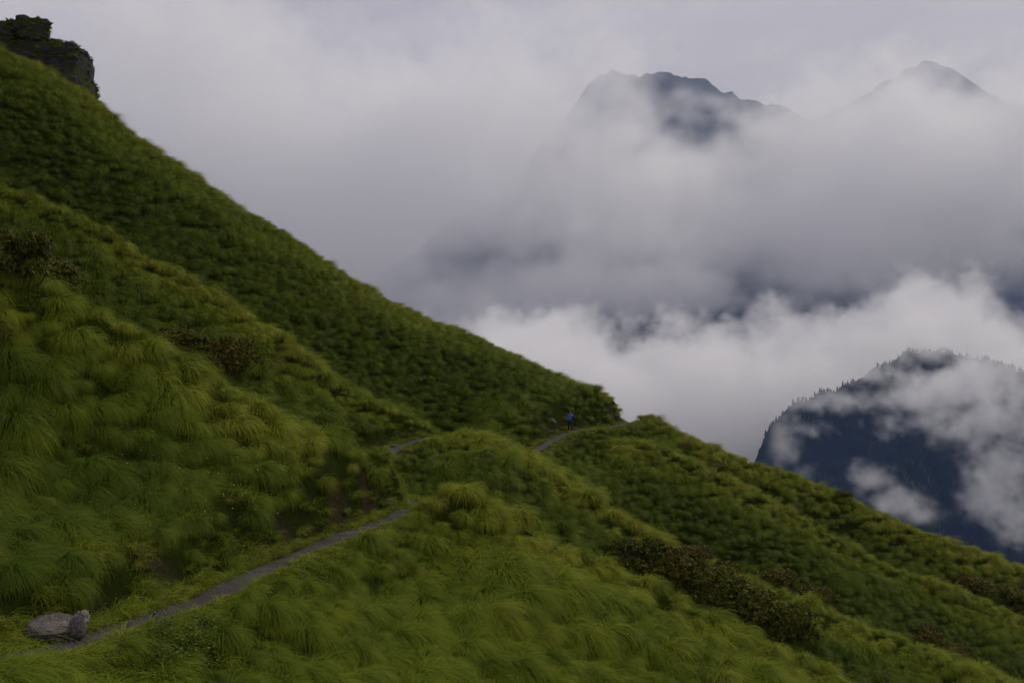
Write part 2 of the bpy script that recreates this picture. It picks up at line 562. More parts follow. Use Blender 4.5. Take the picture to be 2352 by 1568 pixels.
# ------------------------------------------------------------------ tussock grass
def tussock(name, n, length, width, segs, rad, bias, droop, seed):
    """a mound of long drooping blades; +X is downhill / downwind."""
    r = np.random.default_rng(seed)
    az = r.uniform(-math.pi, math.pi, n)
    az = az - bias * np.sin(az) * (0.6 + 0.4 * r.random(n))     # comb towards +X
    rr = rad * np.sqrt(r.random(n))
    ba = r.uniform(-math.pi, math.pi, n)
    pos = np.stack([rr * np.cos(ba), rr * np.sin(ba), -0.10 * np.ones(n)], -1)
    L = length * r.uniform(0.55, 1.12, n) * (1 + 0.22 * np.cos(az))
    th = np.radians(r.uniform(58, 92, n))
    bend = np.radians(r.uniform(0.75, 1.25, n) * droop)
    w = width * r.uniform(0.6, 1.2, n)
    curl = r.uniform(-0.5, 0.5, n)
    rnd = r.random(n)
    V, Fc, A, B = [], [], [], []
    p = pos.copy(); a = az.copy()
    rows = []
    for s in range(segs + 1):
        t = s / segs
        side = np.stack([-np.sin(a), np.cos(a), np.zeros(n)], -1)
        tilt = (rnd - 0.5)[:, None] * np.array([0, 0, 0.9])
        side = side + tilt
        ww = (w * (1 - t ** 1.6) + 0.0015)[:, None] * 0.5
        rows.append((p - side * ww, p + side * ww))
        A.append(np.full(n, t))
        el = th - bend * (t ** 0.9)
        step = (L / segs)[:, None]
        p = p + step * np.stack([np.cos(el) * np.cos(a), np.cos(el) * np.sin(a), np.sin(el)], -1)
        a = a + curl / segs
    P = np.stack([np.stack(q, 1) for q in rows], 1)             # n, segs+1, 2, 3
    V = P.reshape(-1, 3)
    base = (np.arange(n) * (segs + 1) * 2)[:, None]
    k = np.arange(segs)[None, :] * 2
    Q = np.stack([base + k, base + k + 1, base + k + 3, base + k + 2], -1).reshape(-1, 4)
    me = mesh_from(name, V, Q)
    tt = np.repeat(np.tile(np.linspace(0, 1, segs + 1), n), 2)
    fattr(me, "blade", tt); fattr(me, "rnd", np.repeat(rnd, (segs + 1) * 2))
    me.materials.append(M_GRASS)
    return me


def proto_collection(name, meshes):
    c = bpy.data.collections.new(name)
    for i, me in enumerate(meshes):
        o = bpy.data.objects.new("%s_%02d" % (name, i), me)
        c.objects.link(o)
    return c


def scatter(name, pts, rot, scl, var, tint, protos, **props):
    """one object: every point carries an instance of one of the prototype meshes."""
    me = bpy.data.meshes.new(name)
    me.vertices.add(len(pts)); me.vertices.foreach_set("co", np.asarray(pts, np.float32).ravel())
    a = me.attributes.new("rot", 'FLOAT_VECTOR', 'POINT'); a.data.foreach_set("vector", np.asarray(rot, np.float32).ravel())
    a = me.attributes.new("scl", 'FLOAT_VECTOR', 'POINT'); a.data.foreach_set("vector", np.asarray(scl, np.float32).ravel())
    a = me.attributes.new("var", 'INT', 'POINT'); a.data.foreach_set("value", np.asarray(var, np.int32))
    fattr(me, "tint", tint)
    o = link(name, me, None, **props)
    g = bpy.data.node_groups.new(name, 'GeometryNodeTree')
    g.interface.new_socket("Geometry", in_out='INPUT', socket_type='NodeSocketGeometry')
    g.interface.new_socket("Geometry", in_out='OUTPUT', socket_type='NodeSocketGeometry')
    gi, go = g.nodes.new("NodeGroupInput"), g.nodes.new("NodeGroupOutput")
    ci = g.nodes.new("GeometryNodeCollectionInfo")
    ci.inputs["Collection"].default_value = proto_collection(name + "_kinds", protos)
    ci.inputs["Separate Children"].default_value = True
    ci.inputs["Reset Children"].default_value = True
    ip = g.nodes.new("GeometryNodeInstanceOnPoints")
    ip.inputs["Pick Instance"].default_value = True

    def na(n, t):
        q = g.nodes.new("GeometryNodeInputNamedAttribute"); q.data_type = t; q.inputs["Name"].default_value = n
        return q.outputs["Attribute"]
    e2r = g.nodes.new("FunctionNodeEulerToRotation")
    g.links.new(na("rot", 'FLOAT_VECTOR'), e2r.inputs[0])
    g.links.new(e2r.outputs[0], ip.inputs["Rotation"])
    g.links.new(na("scl", 'FLOAT_VECTOR'), ip.inputs["Scale"])
    g.links.new(na("var", 'INT'), ip.inputs["Instance Index"])
    g.links.new(gi.outputs[0], ip.inputs["Points"])
    g.links.new(ci.outputs[0], ip.inputs["Instance"])
    g.links.new(ip.outputs[0], go.inputs[0])
    md = o.modifiers.new("scatter", 'NODES'); md.node_group = g
    return o


def grass_field(name, y0, y1, spacing, protos, size, label, xr=1.3):
    ys = np.arange(y0, y1, spacing)
    P = []
    for y in ys:
        wmax = min(70, y * 0.515 * xr + 4)
        x = np.arange(-wmax, wmax, spacing) + RNG.uniform(0, spacing)
        P.append(np.stack([x, np.full_like(x, y)], -1))
    P = np.concatenate(P)
    P += RNG.uniform(-0.68, 0.68, P.shape) * spacing
    slope = np.hypot(bil(GRX, P[:, 0], P[:, 1]), bil(GRY, P[:, 0], P[:, 1]))
    dp, upv, so = bil(DP, P[:, 0], P[:, 1]), bil(UP, P[:, 0], P[:, 1]), bil(SOIL, P[:, 0], P[:, 1])
    ok = (dp > np.where(upv > 0.5, 1.2, 0.8)) & (so < RNG.uniform(0.35, 0.8, len(P)))
    ok &= ~((dp < 2.2) & (upv > 0.5) & (RNG.random(len(P)) < 0.25))
    for (c, r) in NO_GRASS:
        ok &= np.hypot(P[:, 0] - c[0], P[:, 1] - c[1]) > r
    # leave out what stands wholly outside the picture, above its top edge or far below its bottom edge
    z = ground_z(P[:, 0], P[:, 1])
    ok &= (z / P[:, 1] > -0.47) & (z / P[:, 1] < 0.42)
    P = P[ok]; z = z[ok]; dp = dp[ok]; upv = upv[ok]
    gxv, gyv = bil(GRX, P[:, 0], P[:, 1]), bil(GRY, P[:, 0], P[:, 1])
    n = len(P)
    yaw = np.arctan2(-gyv * 0.75 - 0.12, -gxv + 0.15) + RNG.normal(0, 0.30, n)
    patch = fbm(P[:, 0] / 4.5, P[:, 1] / 4.5, octaves=3, seed=5)
    big = fbm(P[:, 0] / 14, P[:, 1] / 14, octaves=2, seed=15)
    s = size * np.clip(np.exp(RNG.normal(-0.03, 0.25, n)), 0.5, 1.7) * (1 + 0.25 * patch)
    s *= np.where(dp < 2.4, 0.8, 1.0)
    # low trodden grass beside the path on its uphill side
    rot = np.stack([RNG.normal(0, 0.1, n), RNG.normal(0.10, 0.1, n), yaw], -1)
    scl = np.stack([s * RNG.uniform(0.9, 1.15, n), s * RNG.uniform(0.9, 1.15, n), s * RNG.uniform(0.85, 1.35, n)], -1)
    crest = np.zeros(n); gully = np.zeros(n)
    for yl in (yA, yB, yD): crest = np.maximum(crest, np.exp(-((P[:, 1] - np.interp(P[:, 0], XS, yl) + 0.6) / 1.9) ** 2))  # spur crests: highlight painted into the tint
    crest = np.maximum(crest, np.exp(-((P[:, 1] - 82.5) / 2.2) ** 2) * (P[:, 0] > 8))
    for yl in (50.5, 75.0): gully = np.maximum(gully, np.exp(-((P[:, 1] - yl) / 6.5) ** 2))  # gullies: greener growth plus shade painted into the tint
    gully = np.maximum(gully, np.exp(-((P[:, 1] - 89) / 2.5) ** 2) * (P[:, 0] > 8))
    gully = np.maximum(gully, 0.8 * sstep(-3, -9, P[:, 0]) * sstep(33, 23, P[:, 1]))  # left foreground: dimness painted in through the same term
    tint = np.clip(0.37 + 0.20 * patch + 0.14 * big + 0.42 * crest - 0.34 * gully + RNG.normal(0, 0.11, n), 0, 0.92)  # tint carries painted light on crests, painted shade in gullies and left foreground
    var = RNG.integers(0, len(protos), n)
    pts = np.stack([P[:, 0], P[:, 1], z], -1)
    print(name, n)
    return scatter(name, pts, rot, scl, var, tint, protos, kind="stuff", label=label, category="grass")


_sm = GZ.copy()
for _ in range(60):
    _sm[1:-1, 1:-1] = 0.25 * (_sm[:-2, 1:-1] + _sm[2:, 1:-1] + _sm[1:-1, :-2] + _sm[1:-1, 2:])


def curv(x, y):
    return (bil(GZ, x, y) - bil(_sm, x, y)) * 3.0


NO_GRASS = []
boulder_p = at_z(105, 1470, -5.75)
NO_GRASS += [(boulder_p, 0.6), (at_z(172, 1460, -5.75), 0.45)]
NO_GRASS += [(hit(px_, py_, 13), 0.5) for px_, py_ in ((330, 1480), (380, 1460), (350, 1530), (420, 1440))]

near_protos = [tussock("near_tussock%d" % i, 950, 1.10, 0.0075, 7, 0.14, 0.52, 166, 100 + i) for i in range(6)]
mid_protos = [tussock("mid_tussock%d" % i, 440, 0.98, 0.0135, 6, 0.15, 0.52, 162, 200 + i) for i in range(6)]
far_protos = [tussock("far_tussock%d" % i, 300, 0.92, 0.022, 5, 0.16, 0.52, 152, 300 + i) for i in range(6)]
verge_protos = [tussock("verge_tuft%d" % i, 120, 0.42, 0.010, 4, 0.14, 0.3, 130, 400 + i) for i in range(4)]
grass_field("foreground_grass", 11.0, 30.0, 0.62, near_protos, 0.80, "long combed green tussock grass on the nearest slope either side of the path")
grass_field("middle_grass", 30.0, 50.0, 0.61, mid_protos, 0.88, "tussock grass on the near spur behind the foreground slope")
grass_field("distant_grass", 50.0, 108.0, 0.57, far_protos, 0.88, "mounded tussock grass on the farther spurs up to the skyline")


def infill():
    """thin leaning grass that fills in between the tussocks"""
    n = 3200
    y = 11 + 41 * RNG.random(n) ** 0.75
    x = RNG.uniform(-1, 1, n) * (y * 0.6 + 3)
    dp, so = bil(DP, x, y), bil(SOIL, x, y)
    z = ground_z(x, y)
    ok = (dp > 0.85) & (so < 0.6) & (z / y > -0.47)
    for (c, r) in NO_GRASS:
        ok &= np.hypot(x - c[0], y - c[1]) > r * .7
    x, y, z = x[ok], y[ok], z[ok]; n = len(x)
    yaw = np.arctan2(-bil(GRY, x, y) * .75 - .12, -bil(GRX, x, y) + .15) + RNG.normal(0, .5, n)
    s = RNG.uniform(.42, .85, n)
    tint = np.clip(RNG.normal(.42, .24, n) + 0.25 * fbm(x / 3, y / 3, octaves=2, seed=88), 0, 1)
    scatter("infill_grass", np.stack([x, y, z], -1), np.stack([RNG.normal(0, .15, n), RNG.normal(.25, .15, n), yaw], -1), np.stack([s, s, s * RNG.uniform(.8, 1.25, n)], -1), RNG.integers(0, 5, n), tint,
            [tussock("infill%d" % i, 130, 0.95, 0.008, 6, 0.34, 0.72, 118, 500 + i) for i in range(5)], kind="stuff", label="thin leaning grass blades between the near tussocks", category="grass")


infill()


def verge():
    P = []
    for i in range(0, len(PATH)):
        if PATH[i, 1] > 96: break
        n = np.array([-T[i, 1], T[i, 0]])
        for k in range(9):
            sd_ = RNG.choice([-1, 1])
            d = hw * RNG.uniform(0.86, 1.1) + abs(RNG.normal(0, 0.35))
            P.append(PATH[i, :2] + n * sd_ * d + RNG.normal(0, 0.12, 2))
    P = np.array(P); P = P[bil(SOIL, P[:, 0], P[:, 1]) * RNG.random(len(P)) < 0.55]
    P = P[bil(DP, P[:, 0], P[:, 1]) > hw * 0.82]
    n = len(P); s = RNG.uniform(.5, 1.3, n)
    yaw = np.arctan2(-bil(GRY, P[:, 0], P[:, 1]), -bil(GRX, P[:, 0], P[:, 1])) + RNG.normal(0, .8, n)
    scatter("verge_grass", np.stack([P[:, 0], P[:, 1], ground_z(P[:, 0], P[:, 1])], -1), np.stack([RNG.normal(0, .1, n), RNG.normal(.1, .1, n), yaw], -1), np.stack([s, s, s], -1),
            RNG.integers(0, 4, n), np.clip(RNG.normal(.45, .2, n), 0, 1), verge_protos, kind="stuff", label="short grass along both edges of the path", category="grass")


verge()


def gravel():
    V, Fc = [], []
    proto = []
    for q in range(3):
        r = np.random.default_rng(q)
        v = np.array([(x, y, z) for x in (-1, 1) for y in (-1, 1) for z in (-1, 1)], float) * 0.5 + r.normal(0, .16, (8, 3))
        f = np.array([(0, 1, 3, 2), (4, 6, 7, 5), (0, 4, 5, 1), (2, 3, 7, 6), (0, 2, 6, 4), (1, 5, 7, 3)])
        me = mesh_from("pebble%d" % q, v, f, smooth=False); me.materials.append(M_PEBBLE); proto.append(me)
    n = 1500
    i = RNG.integers(20, len(PATH) - 30, n)
    nn = np.stack([-T[i, 1], T[i, 0]], -1)
    P = PATH[i, :2] + nn * (RNG.normal(0, 0.36, n))[:, None] + RNG.normal(0, .15, (n, 2))
    z = np.maximum(ground_z(P[:, 0], P[:, 1]) + 0.03, np.where(bil(DP, P[:, 0], P[:, 1]) < .5, PATH[i, 2], -99))
    s = 0.014 * np.exp(RNG.normal(0, .5, n))
    scatter("path_gravel", np.stack([P[:, 0], P[:, 1], z], -1), RNG.uniform(0, 6, (n, 3)), np.stack([s * 1.3, s, s * .7], -1), RNG.integers(0, 3, n), np.zeros(n), proto,
            kind="stuff", label="small loose stones scattered along the path", category="gravel")


M_PEBBLE = mat_simple("pebble", (0.15, 0.135, 0.125), 0.9, 0.1, 0.5, 3.0)
gravel()


# ------------------------------------------------------------------ far mountains
def mat_far(name, stops, scale):
    m, nt, out = new_mat(name)
    b = node(nt, "ShaderNodeBsdfPrincipled", Roughness=1.0)
    b.inputs["Specular IOR Level"].default_value = 0.0
    n = noise_tex(nt, scale, 8, 0.6)
    nt.links.new(ramp(nt, stops, n).outputs["Color"], b.inputs["Base Color"])
    nt.links.new(b.outputs[0], out.inputs["Surface"])
    return m


M_FAR = mat_far("far_slope", [(0.35, (0.022, 0.032, 0.018)), (0.6, (0.040, 0.048, 0.028)), (0.72, (0.075, 0.072, 0.065))], 0.004)
M_FORESTFLOOR = mat_far("forest_floor", [(0.4, (0.007, 0.012, 0.007)), (0.66, (0.012, 0.020, 0.010)), (0.76, (0.035, 0.05, 0.022))], 0.012)


def crest_line(pts, y, x0, z0, x1, z1):
    a = np.array([at_y(px, py, y) for px, py in pts])
    return np.vstack([[x0, y, z0], a, [x1, y, z1]])


def mountain(name, crest, y, front, back, xr, step, spur, steep, seed, mat, label, rough=1.0):
    xs = np.arange(xr[0], xr[1] + step, step)
    ys = np.arange(y - front, y + back + step, step)
    X, Y = np.meshgrid(xs, ys)
    wob = spur * 1.1 * fbm(X / (spur * 3.1), Y / (spur * 3.1), octaves=3, seed=seed + 5)
    cz = np.interp(X, crest[:, 0], crest[:, 2])
    dy = y - Y
    q = np.abs(dy)
    # spurs and ravines run down from the crest
    rid = 1 - np.abs(fbm((X + wob) / spur, (Y + 0.4 * wob) / (spur * 2.6), octaves=4, seed=seed)) * 2.2
    Z = cz - steep * q + (rid - 0.95) * spur * 0.6 * sstep(0, spur * 1.2, q)
    Z += rough * 26.0 * (0.55 - np.abs(fbm(X / 70, Y / 70, octaves=4, seed=seed + 2)) * 2.0)
    Z += rough * spur * 0.06 * fbm(X / (spur * 0.16), Y / (spur * 0.16), octaves=4, seed=seed + 9) * (0.45 + 0.55 * sstep(0, spur, q))
    i = np.arange(X.size).reshape(X.shape)
    quads = np.stack([i[:-1, :-1], i[:-1, 1:], i[1:, 1:], i[1:, :-1]], -1).reshape(-1, 4)
    me = mesh_from(name, np.stack([X, Y, Z], -1).reshape(-1, 3), quads)
    o = link(name, me, mat, kind="structure", label=label)
    return X, Y, Z


VALLEY = -720.0
gv = np.array([(-9000, -1500, VALLEY), (9000, -1500, VALLEY), (9000, 7200, VALLEY), (-9000, 7200, VALLEY)], float)
link("valley_ground", mesh_from("valley_ground", gv, np.array([[0, 1, 2, 3]])), M_FORESTFLOOR, kind="structure", label="valley floor far below")

pk1 = crest_line([(700, 720), (850, 650), (1000, 540), (1150, 440), (1250, 330), (1345, 205), (1365, 182), (1385, 170), (1402, 164), (1425, 168), (1445, 174), (1470, 172), (1490, 169), (1530, 170), (1552, 176),
                  (1565, 183), (1590, 181), (1612, 178), (1640, 190), (1660, 205), (1690, 220), (1725, 232), (1760, 243), (1800, 246), (1825, 258), (1880, 300), (2000, 360), (2352, 380), (2700, 420)], 5200, -4200, -500, 7000, 200)
mountain("cloud_peak", pk1, 5200, 1900, 500, (-3600, 5200), 20, 420, 0.72, 21, M_FAR, "jagged grey summit rising out of the mist")
pk2 = crest_line([(1850, 290), (1960, 232), (2010, 205), (2060, 170), (2090, 152), (2115, 140), (2150, 146), (2185, 150), (2215, 180), (2300, 235), (2400, 270)], 6400, 500, 400, 6000, 600)
mountain("pale_peak", pk2, 6400, 800, 400, (900, 5600), 40, 420, 0.8, 33, M_FAR, "faint pointed summit at the right, nearly lost in cloud")
fr = crest_line([(1440, 1160), (1600, 1130), (1690, 1120), (1738, 1075), (1752, 1030), (1768, 985), (1795, 955), (1830, 932), (1870, 915), (1930, 895),
                 (1968, 872), (2010, 850), (2050, 830), (2085, 815), (2130, 808), (2200, 818), (2300, 845), (2400, 880)], 2000, -100, -560, 2600, -420)
FX, FY, FZ = mountain("forest_mountain", fr, 2000, 900, 420, (60, 1900), 11, 170, 0.62, 47, M_FORESTFLOOR, "dark blue forested mountainside below the cloud at the right", rough=0.6)

# conifer forest: one mass
def conifer(name, seed):
    r = np.random.default_rng(seed)
    V, Fc, A = [], [], []
    h = 1.0
    n = 7
    for t in range(6):
        z0 = 0.10 + t * 0.145; z1 = min(1.0, z0 + 0.30 - t * 0.015); rr = 0.20 * (1 - t / 6.6) * r.uniform(0.85, 1.15)
        b = len(V)
        for k in range(n * 2):
            a = 2 * math.pi * k / (2 * n) + t
            q = rr * (1.0 if k % 2 == 0 else 0.55) * r.uniform(0.8, 1.15)
            V.append((q * math.cos(a), q * math.sin(a), z0 - 0.05 * (k % 2 == 0)))
        V.append((0, 0, z1))
        for k in range(2 * n):
            Fc.append((b + k, b + (k + 1) % (2 * n), b + 2 * n))
    b = len(V)
    for z, w in ((-0.15, 0.03), (0.3, 0.022)):
        for k in range(4):
            V.append((w * math.cos(k * 1.57), w * math.sin(k * 1.57), z))
    for k in range(4):
        Fc.append((b + k, b + (k + 1) % 4, b + 4 + (k + 1) % 4)); Fc.append((b + k, b + 4 + (k + 1) % 4, b + 4 + k))
    me = mesh_from(name, np.array(V), np.array(Fc), smooth=False)
    me.materials.append(M_CONIFER)
    return me


m_, nt_, out_ = new_mat("conifer_needles")
M_CONIFER = m_
_b = node(nt_, "ShaderNodeBsdfPrincipled", Roughness=0.9); _b.inputs["Specular IOR Level"].default_value = 0.05
_t = nt_.nodes.new("ShaderNodeAttribute"); _t.attribute_type = 'INSTANCER'; _t.attribute_name = "tint"
nt_.links.new(ramp(nt_, [(0.0, (0.005, 0.010, 0.006)), (0.5, (0.018, 0.034, 0.015)), (1.0, (0.075, 0.105, 0.038))], _t.outputs["Fac"]).outputs["Color"], _b.inputs["Base Color"])
nt_.links.new(_b.outputs[0], out_.inputs["Surface"])


def forest():
    n = 30000
    r = np.random.default_rng(5)
    x = r.uniform(300, 1250, n); y = r.uniform(1180, 2060, n)
    ix = np.clip(((x - FX[0, 0]) / 11).astype(int), 0, FX.shape[1] - 1); iy = np.clip(((y - FY[0, 0]) / 11).astype(int), 0, FX.shape[0] - 1)
    z = FZ[iy, ix]
    dens = fbm(x / 70, y / 70, octaves=3, seed=77)
    ok = (dens > -0.42) & (z / y < -0.02) & (np.abs(x / y) < 0.62)
    x, y, z, dens = x[ok], y[ok], z[ok], dens[ok]
    n = len(x)
    s = r.uniform(6, 13, n)
    scatter("conifer_forest", np.stack([x, y, z - 0.6], -1), np.stack([r.normal(0, .04, n), r.normal(0, .04, n), r.uniform(0, 6.28, n)], -1),
            np.stack([s * r.uniform(.9, 1.5, n), s * r.uniform(.9, 1.5, n), s], -1), r.integers(0, 4, n), np.clip(0.36 + 0.75 * dens + r.normal(0, .17, n), 0, 1),
            [conifer("conifer%d" % i, i) for i in range(4)], kind="stuff", label="dense dark conifer forest covering the far mountainside", category="forest")


forest()

# ------------------------------------------------------------------ haze: one closed box of even air round everything
hz, nth, outh = new_mat("haze_air")
pvn = node(nth, "ShaderNodeVolumePrincipled")
pvn.inputs["Color"].default_value = (0.32, 0.48, 1.0, 1)
pvn.inputs["Absorption Color"].default_value = (1, 1, 1, 1)
pvn.inputs["Density"].default_value = 6.0e-5
pvn.inputs["Anisotropy"].default_value = 0.0
nth.links.new(pvn.outputs[0], outh.inputs["Volume"])


def box_mesh(name, lo, hi):
    v = np.array([(x, y, z) for x in (lo[0], hi[0]) for y in (lo[1], hi[1]) for z in (lo[2], hi[2])], float)
    f = np.array([(0, 1, 3, 2), (4, 6, 7, 5), (0, 4, 5, 1), (2, 3, 7, 6), (0, 2, 6, 4), (1, 5, 7, 3)])
    return mesh_from(name, v, f, smooth=False)


link("haze", box_mesh("haze", (-9200, -1700, VALLEY - 1.5), (9200, 7400, 1900.0)), hz, kind="stuff", label="thin blue haze filling the valley air")


# ------------------------------------------------------------------ clouds: volumes with a density of their own
def noise3(shape, voxel, feature, beta, seed):
    """smooth fractal noise (about -1..1), largest features FEATURE metres"""
    r = np.random.default_rng(seed)
    n = [int(2 ** math.ceil(math.log2(max(s, 8)))) if s > 8 else 8 for s in shape]
    k = [np.fft.fftfreq(m) / voxel[i] for i, m in enumerate(n)]
    k[2] = np.fft.rfftfreq(n[2]) / voxel[2]
    K = np.sqrt(k[0][:, None, None] ** 2 + k[1][None, :, None] ** 2 + k[2][None, None, :] ** 2)
    k0 = 1.0 / feature
    amp = 1.0 / (K ** 2 + k0 ** 2) ** (beta / 2)
    f = np.fft.irfftn(np.fft.rfftn(r.standard_normal(n)) * amp, s=n)
    f = f[:shape[0], :shape[1], :shape[2]]
    return (f - f.mean()) / (f.std() * 1.6)


def cloud_mat(name, density, colr=(0.985, 0.982, 1.0)):
    m, nt, out = new_mat(name)
    pv = node(nt, "ShaderNodeVolumePrincipled")
    pv.inputs["Color"].default_value = (*colr, 1)
    pv.inputs["Density"].default_value = density
    pv.inputs["Density Attribute"].default_value = "density"
    pv.inputs["Absorption Color"].default_value = (0.6, 0.6, 0.6, 1)
    pv.inputs["Anisotropy"].default_value = 0.25
    nt.links.new(pv.outputs[0], out.inputs["Volume"])
    return m


def cloud(name, lo, hi, res, func, density, label, cat="cloud"):
    """func(X,Y,Z,shape,voxel) -> density 0..1 on the grid"""
    res = [int(v) for v in res]
    ax = [np.linspace(lo[i], hi[i], res[i]) for i in range(3)]
    X, Y, Z = np.meshgrid(*ax, indexing='ij')
    vox = [(hi[i] - lo[i]) / (res[i] - 1) for i in range(3)]
    D = func(X, Y, Z, res, vox)
    edge = np.ones_like(D)                                   # never cut off at the box
    for i in range(3):
        t = np.linspace(0, 1, res[i]); e = sstep(0, 0.06, t) * sstep(1, 0.94, t)
        sh = [1, 1, 1]; sh[i] = -1
        edge = edge * e.reshape(sh)
    D = np.clip(D, 0, 1) * edge
    n = D.size
    me = bpy.data.meshes.new(name)
    me.vertices.add(n)
    fattr(me, "d", D.ravel())
    o = link(name, me, None, kind="stuff", label=label, category=cat)
    mat = cloud_mat(name, density)
    me.materials.append(mat)
    g = bpy.data.node_groups.new(name, 'GeometryNodeTree')
    g.interface.new_socket("Geometry", in_out='INPUT', socket_type='NodeSocketGeometry')
    g.interface.new_socket("Geometry", in_out='OUTPUT', socket_type='NodeSocketGeometry')
    gi, go = g.nodes.new("NodeGroupInput"), g.nodes.new("NodeGroupOutput")
    vc = g.nodes.new("GeometryNodeVolumeCube")
    vc.inputs["Min"].default_value = lo; vc.inputs["Max"].default_value = hi
    for i, a in enumerate("XYZ"):
        vc.inputs["Resolution " + a].default_value = res[i]
    pos = g.nodes.new("GeometryNodeInputPosition")
    sub = g.nodes.new("ShaderNodeVectorMath"); sub.operation = 'SUBTRACT'; sub.inputs[1].default_value = lo
    div = g.nodes.new("ShaderNodeVectorMath"); div.operation = 'DIVIDE'; div.inputs[1].default_value = vox
    addh = g.nodes.new("ShaderNodeVectorMath"); addh.operation = 'ADD'; addh.inputs[1].default_value = (0.5, 0.5, 0.5)
    flo = g.nodes.new("ShaderNodeVectorMath"); flo.operation = 'FLOOR'
    g.links.new(pos.outputs[0], sub.inputs[0]); g.links.new(sub.outputs[0], div.inputs[0]); g.links.new(div.outputs[0], addh.inputs[0]); g.links.new(addh.outputs[0], flo.inputs[0])
    sx = g.nodes.new("ShaderNodeSeparateXYZ"); g.links.new(flo.outputs[0], sx.inputs[0])
    # index = (ix * ny + iy) * nz + iz ; exact in integers
    def imath(op, a, b):
        q = g.nodes.new("FunctionNodeIntegerMath"); q.operation = op
        for s, v in ((q.inputs[0], a), (q.inputs[1], b)):
            if isinstance(v, int): s.default_value = v
            else: g.links.new(v, s)
        return q.outputs[0]
    f2i = []
    for i in range(3):
        q = g.nodes.new("FunctionNodeFloatToInt"); q.rounding_mode = 'ROUND'
        g.links.new(sx.outputs[i], q.inputs[0]); f2i.append(q.outputs[0])
    ind = imath('ADD', imath('MULTIPLY', imath('ADD', imath('MULTIPLY', f2i[0], res[1]), f2i[1]), res[2]), f2i[2])
    si = g.nodes.new("GeometryNodeSampleIndex"); si.data_type = 'FLOAT'; si.domain = 'POINT'; si.clamp = True
    na = g.nodes.new("GeometryNodeInputNamedAttribute"); na.data_type = 'FLOAT'; na.inputs["Name"].default_value = "d"
    g.links.new(gi.outputs[0], si.inputs["Geometry"]); g.links.new(na.outputs["Attribute"], si.inputs["Value"]); g.links.new(ind, si.inputs["Index"])
    g.links.new(si.outputs[0], vc.inputs["Density"])
    sm = g.nodes.new("GeometryNodeSetMaterial"); sm.inputs["Material"].default_value = mat
    g.links.new(vc.outputs[0], sm.inputs[0]); g.links.new(sm.outputs[0], go.inputs[0])
    md = o.modifiers.new("volume", 'NODES'); md.node_group = g
    return o


def blobs(X, Y, Z, lst):
    """soft union of ellipsoids, each given by a point of the photograph, a depth and half-sizes in metres"""
    s = np.full(X.shape, -9.0)
    for (px, py, dep, rx, ry, rz, w) in lst:
        c = at_y(px, py, dep)
        d = np.sqrt(((X - c[0]) / rx) ** 2 + ((Y - c[1]) / ry) ** 2 + ((Z - c[2]) / rz) ** 2)
        s = np.maximum(s, w * (1 - d))
    return s


def topline(X, Y, pts):
    """height of a cloud top that shows as a line in the photograph, at each point's own distance"""
    px = 1176 + X / Y * F
    py = np.interp(px, [p[0] for p in pts], [p[1] for p in pts])
    dy = (784 - py) / F
    return Y * (dy * CT - ST) / (dy * ST + CT)


# the sea of cloud in the valley, behind the forested mountain
def f_sea(X, Y, Z, sh, vx):
    c0 = [(900, 800), (1050, 748), (1090, 735), (1170, 712), (1230, 700), (1300, 715), (1370, 742), (1450, 760), (1560, 748), (1700, 746), (1800, 742), (1900, 728), (1980, 705), (2050, 680), (2110, 632),
          (2150, 608), (2190, 622), (2225, 700), (2250, 765), (2352, 785), (2600, 790)]
    cr = np.array([at_y(px, py, 2500.0) for px, py in c0])
    top = np.interp(X, cr[:, 0], cr[:, 2]) - 0.17 * np.abs(Y - 2500) * np.where(Y < 2500, 1.35, 1.0)
    n = noise3(sh, vx, 240, 2.6, 11) * 52 + np.abs(noise3(sh, vx, 80, 2.2, 12)) * 40 + noise3(sh, vx, 30, 2.0, 13) * 16 - 18
    bottom = top - 420
    s = (top + n - Z) / 55
    s = np.minimum(s, (Z - bottom + n * 1.5) / 80)
    return np.clip(s, 0, 1)


cloud("cloud_sea", (-500, 2100, -620), (1650, 3000, 150), (216, 60, 100), f_sea, 0.0095, "bright billowing sea of cloud filling the valley behind the forested mountain")


# the great bank of mist hanging in front of the far summit
def f_bank(X, Y, Z, sh, vx):
    s = blobs(X, Y, Z, [(1700, 520, 3300, 1250, 420, 300, 1.0), (1400, 450, 3300, 620, 380, 300, 0.9), (2250, 420, 3300, 900, 420, 420, 0.95), (700, 380, 3200, 1100, 450, 600, 0.8), (1120, 340, 3300, 430, 380, 330, 0.9), (1600, 400, 3350, 700, 380, 210, 0.9), (2150, 330, 3400, 700, 400, 260, 0.8), (2250, 260, 3450, 420, 300, 150, 0.6), (300, 420, 3100, 900, 400, 700, 0.7), (930, 440, 3150, 480, 380, 260, 1.4), (760, 590, 3000, 380, 320, 190, 1.2),
                        (1900, 330, 3400, 900, 400, 200, 0.5), (1000, 690, 3050, 420, 250, 80, 0.8), (1280, 660, 3150, 420, 300, 110, 0.85), (1480, 660, 3150, 400, 300, 110, 0.85), (1620, 690, 3150, 260, 280, 60, 0.6), (2300, 560, 3300, 500, 350, 170, 0.7), (780, 560, 3000, 260, 250, 130, 0.6)])
    c = at_y(1085, 590, 3200)
    s = s - 0.2 * np.exp(-((X - c[0]) / 190) ** 2 - ((Z - c[2]) / 85) ** 2)        # a thin place with the slope behind showing through
    n = noise3(sh, vx, 700, 2.9, 21)
    n2 = noise3(sh, vx, 220, 2.4, 22)
    return np.clip((s * 2.3 + 0.62 * n + 0.34 * n2 + 0.2 * noise3(sh, vx, 100, 2.0, 23) - 0.12), 0, 1)


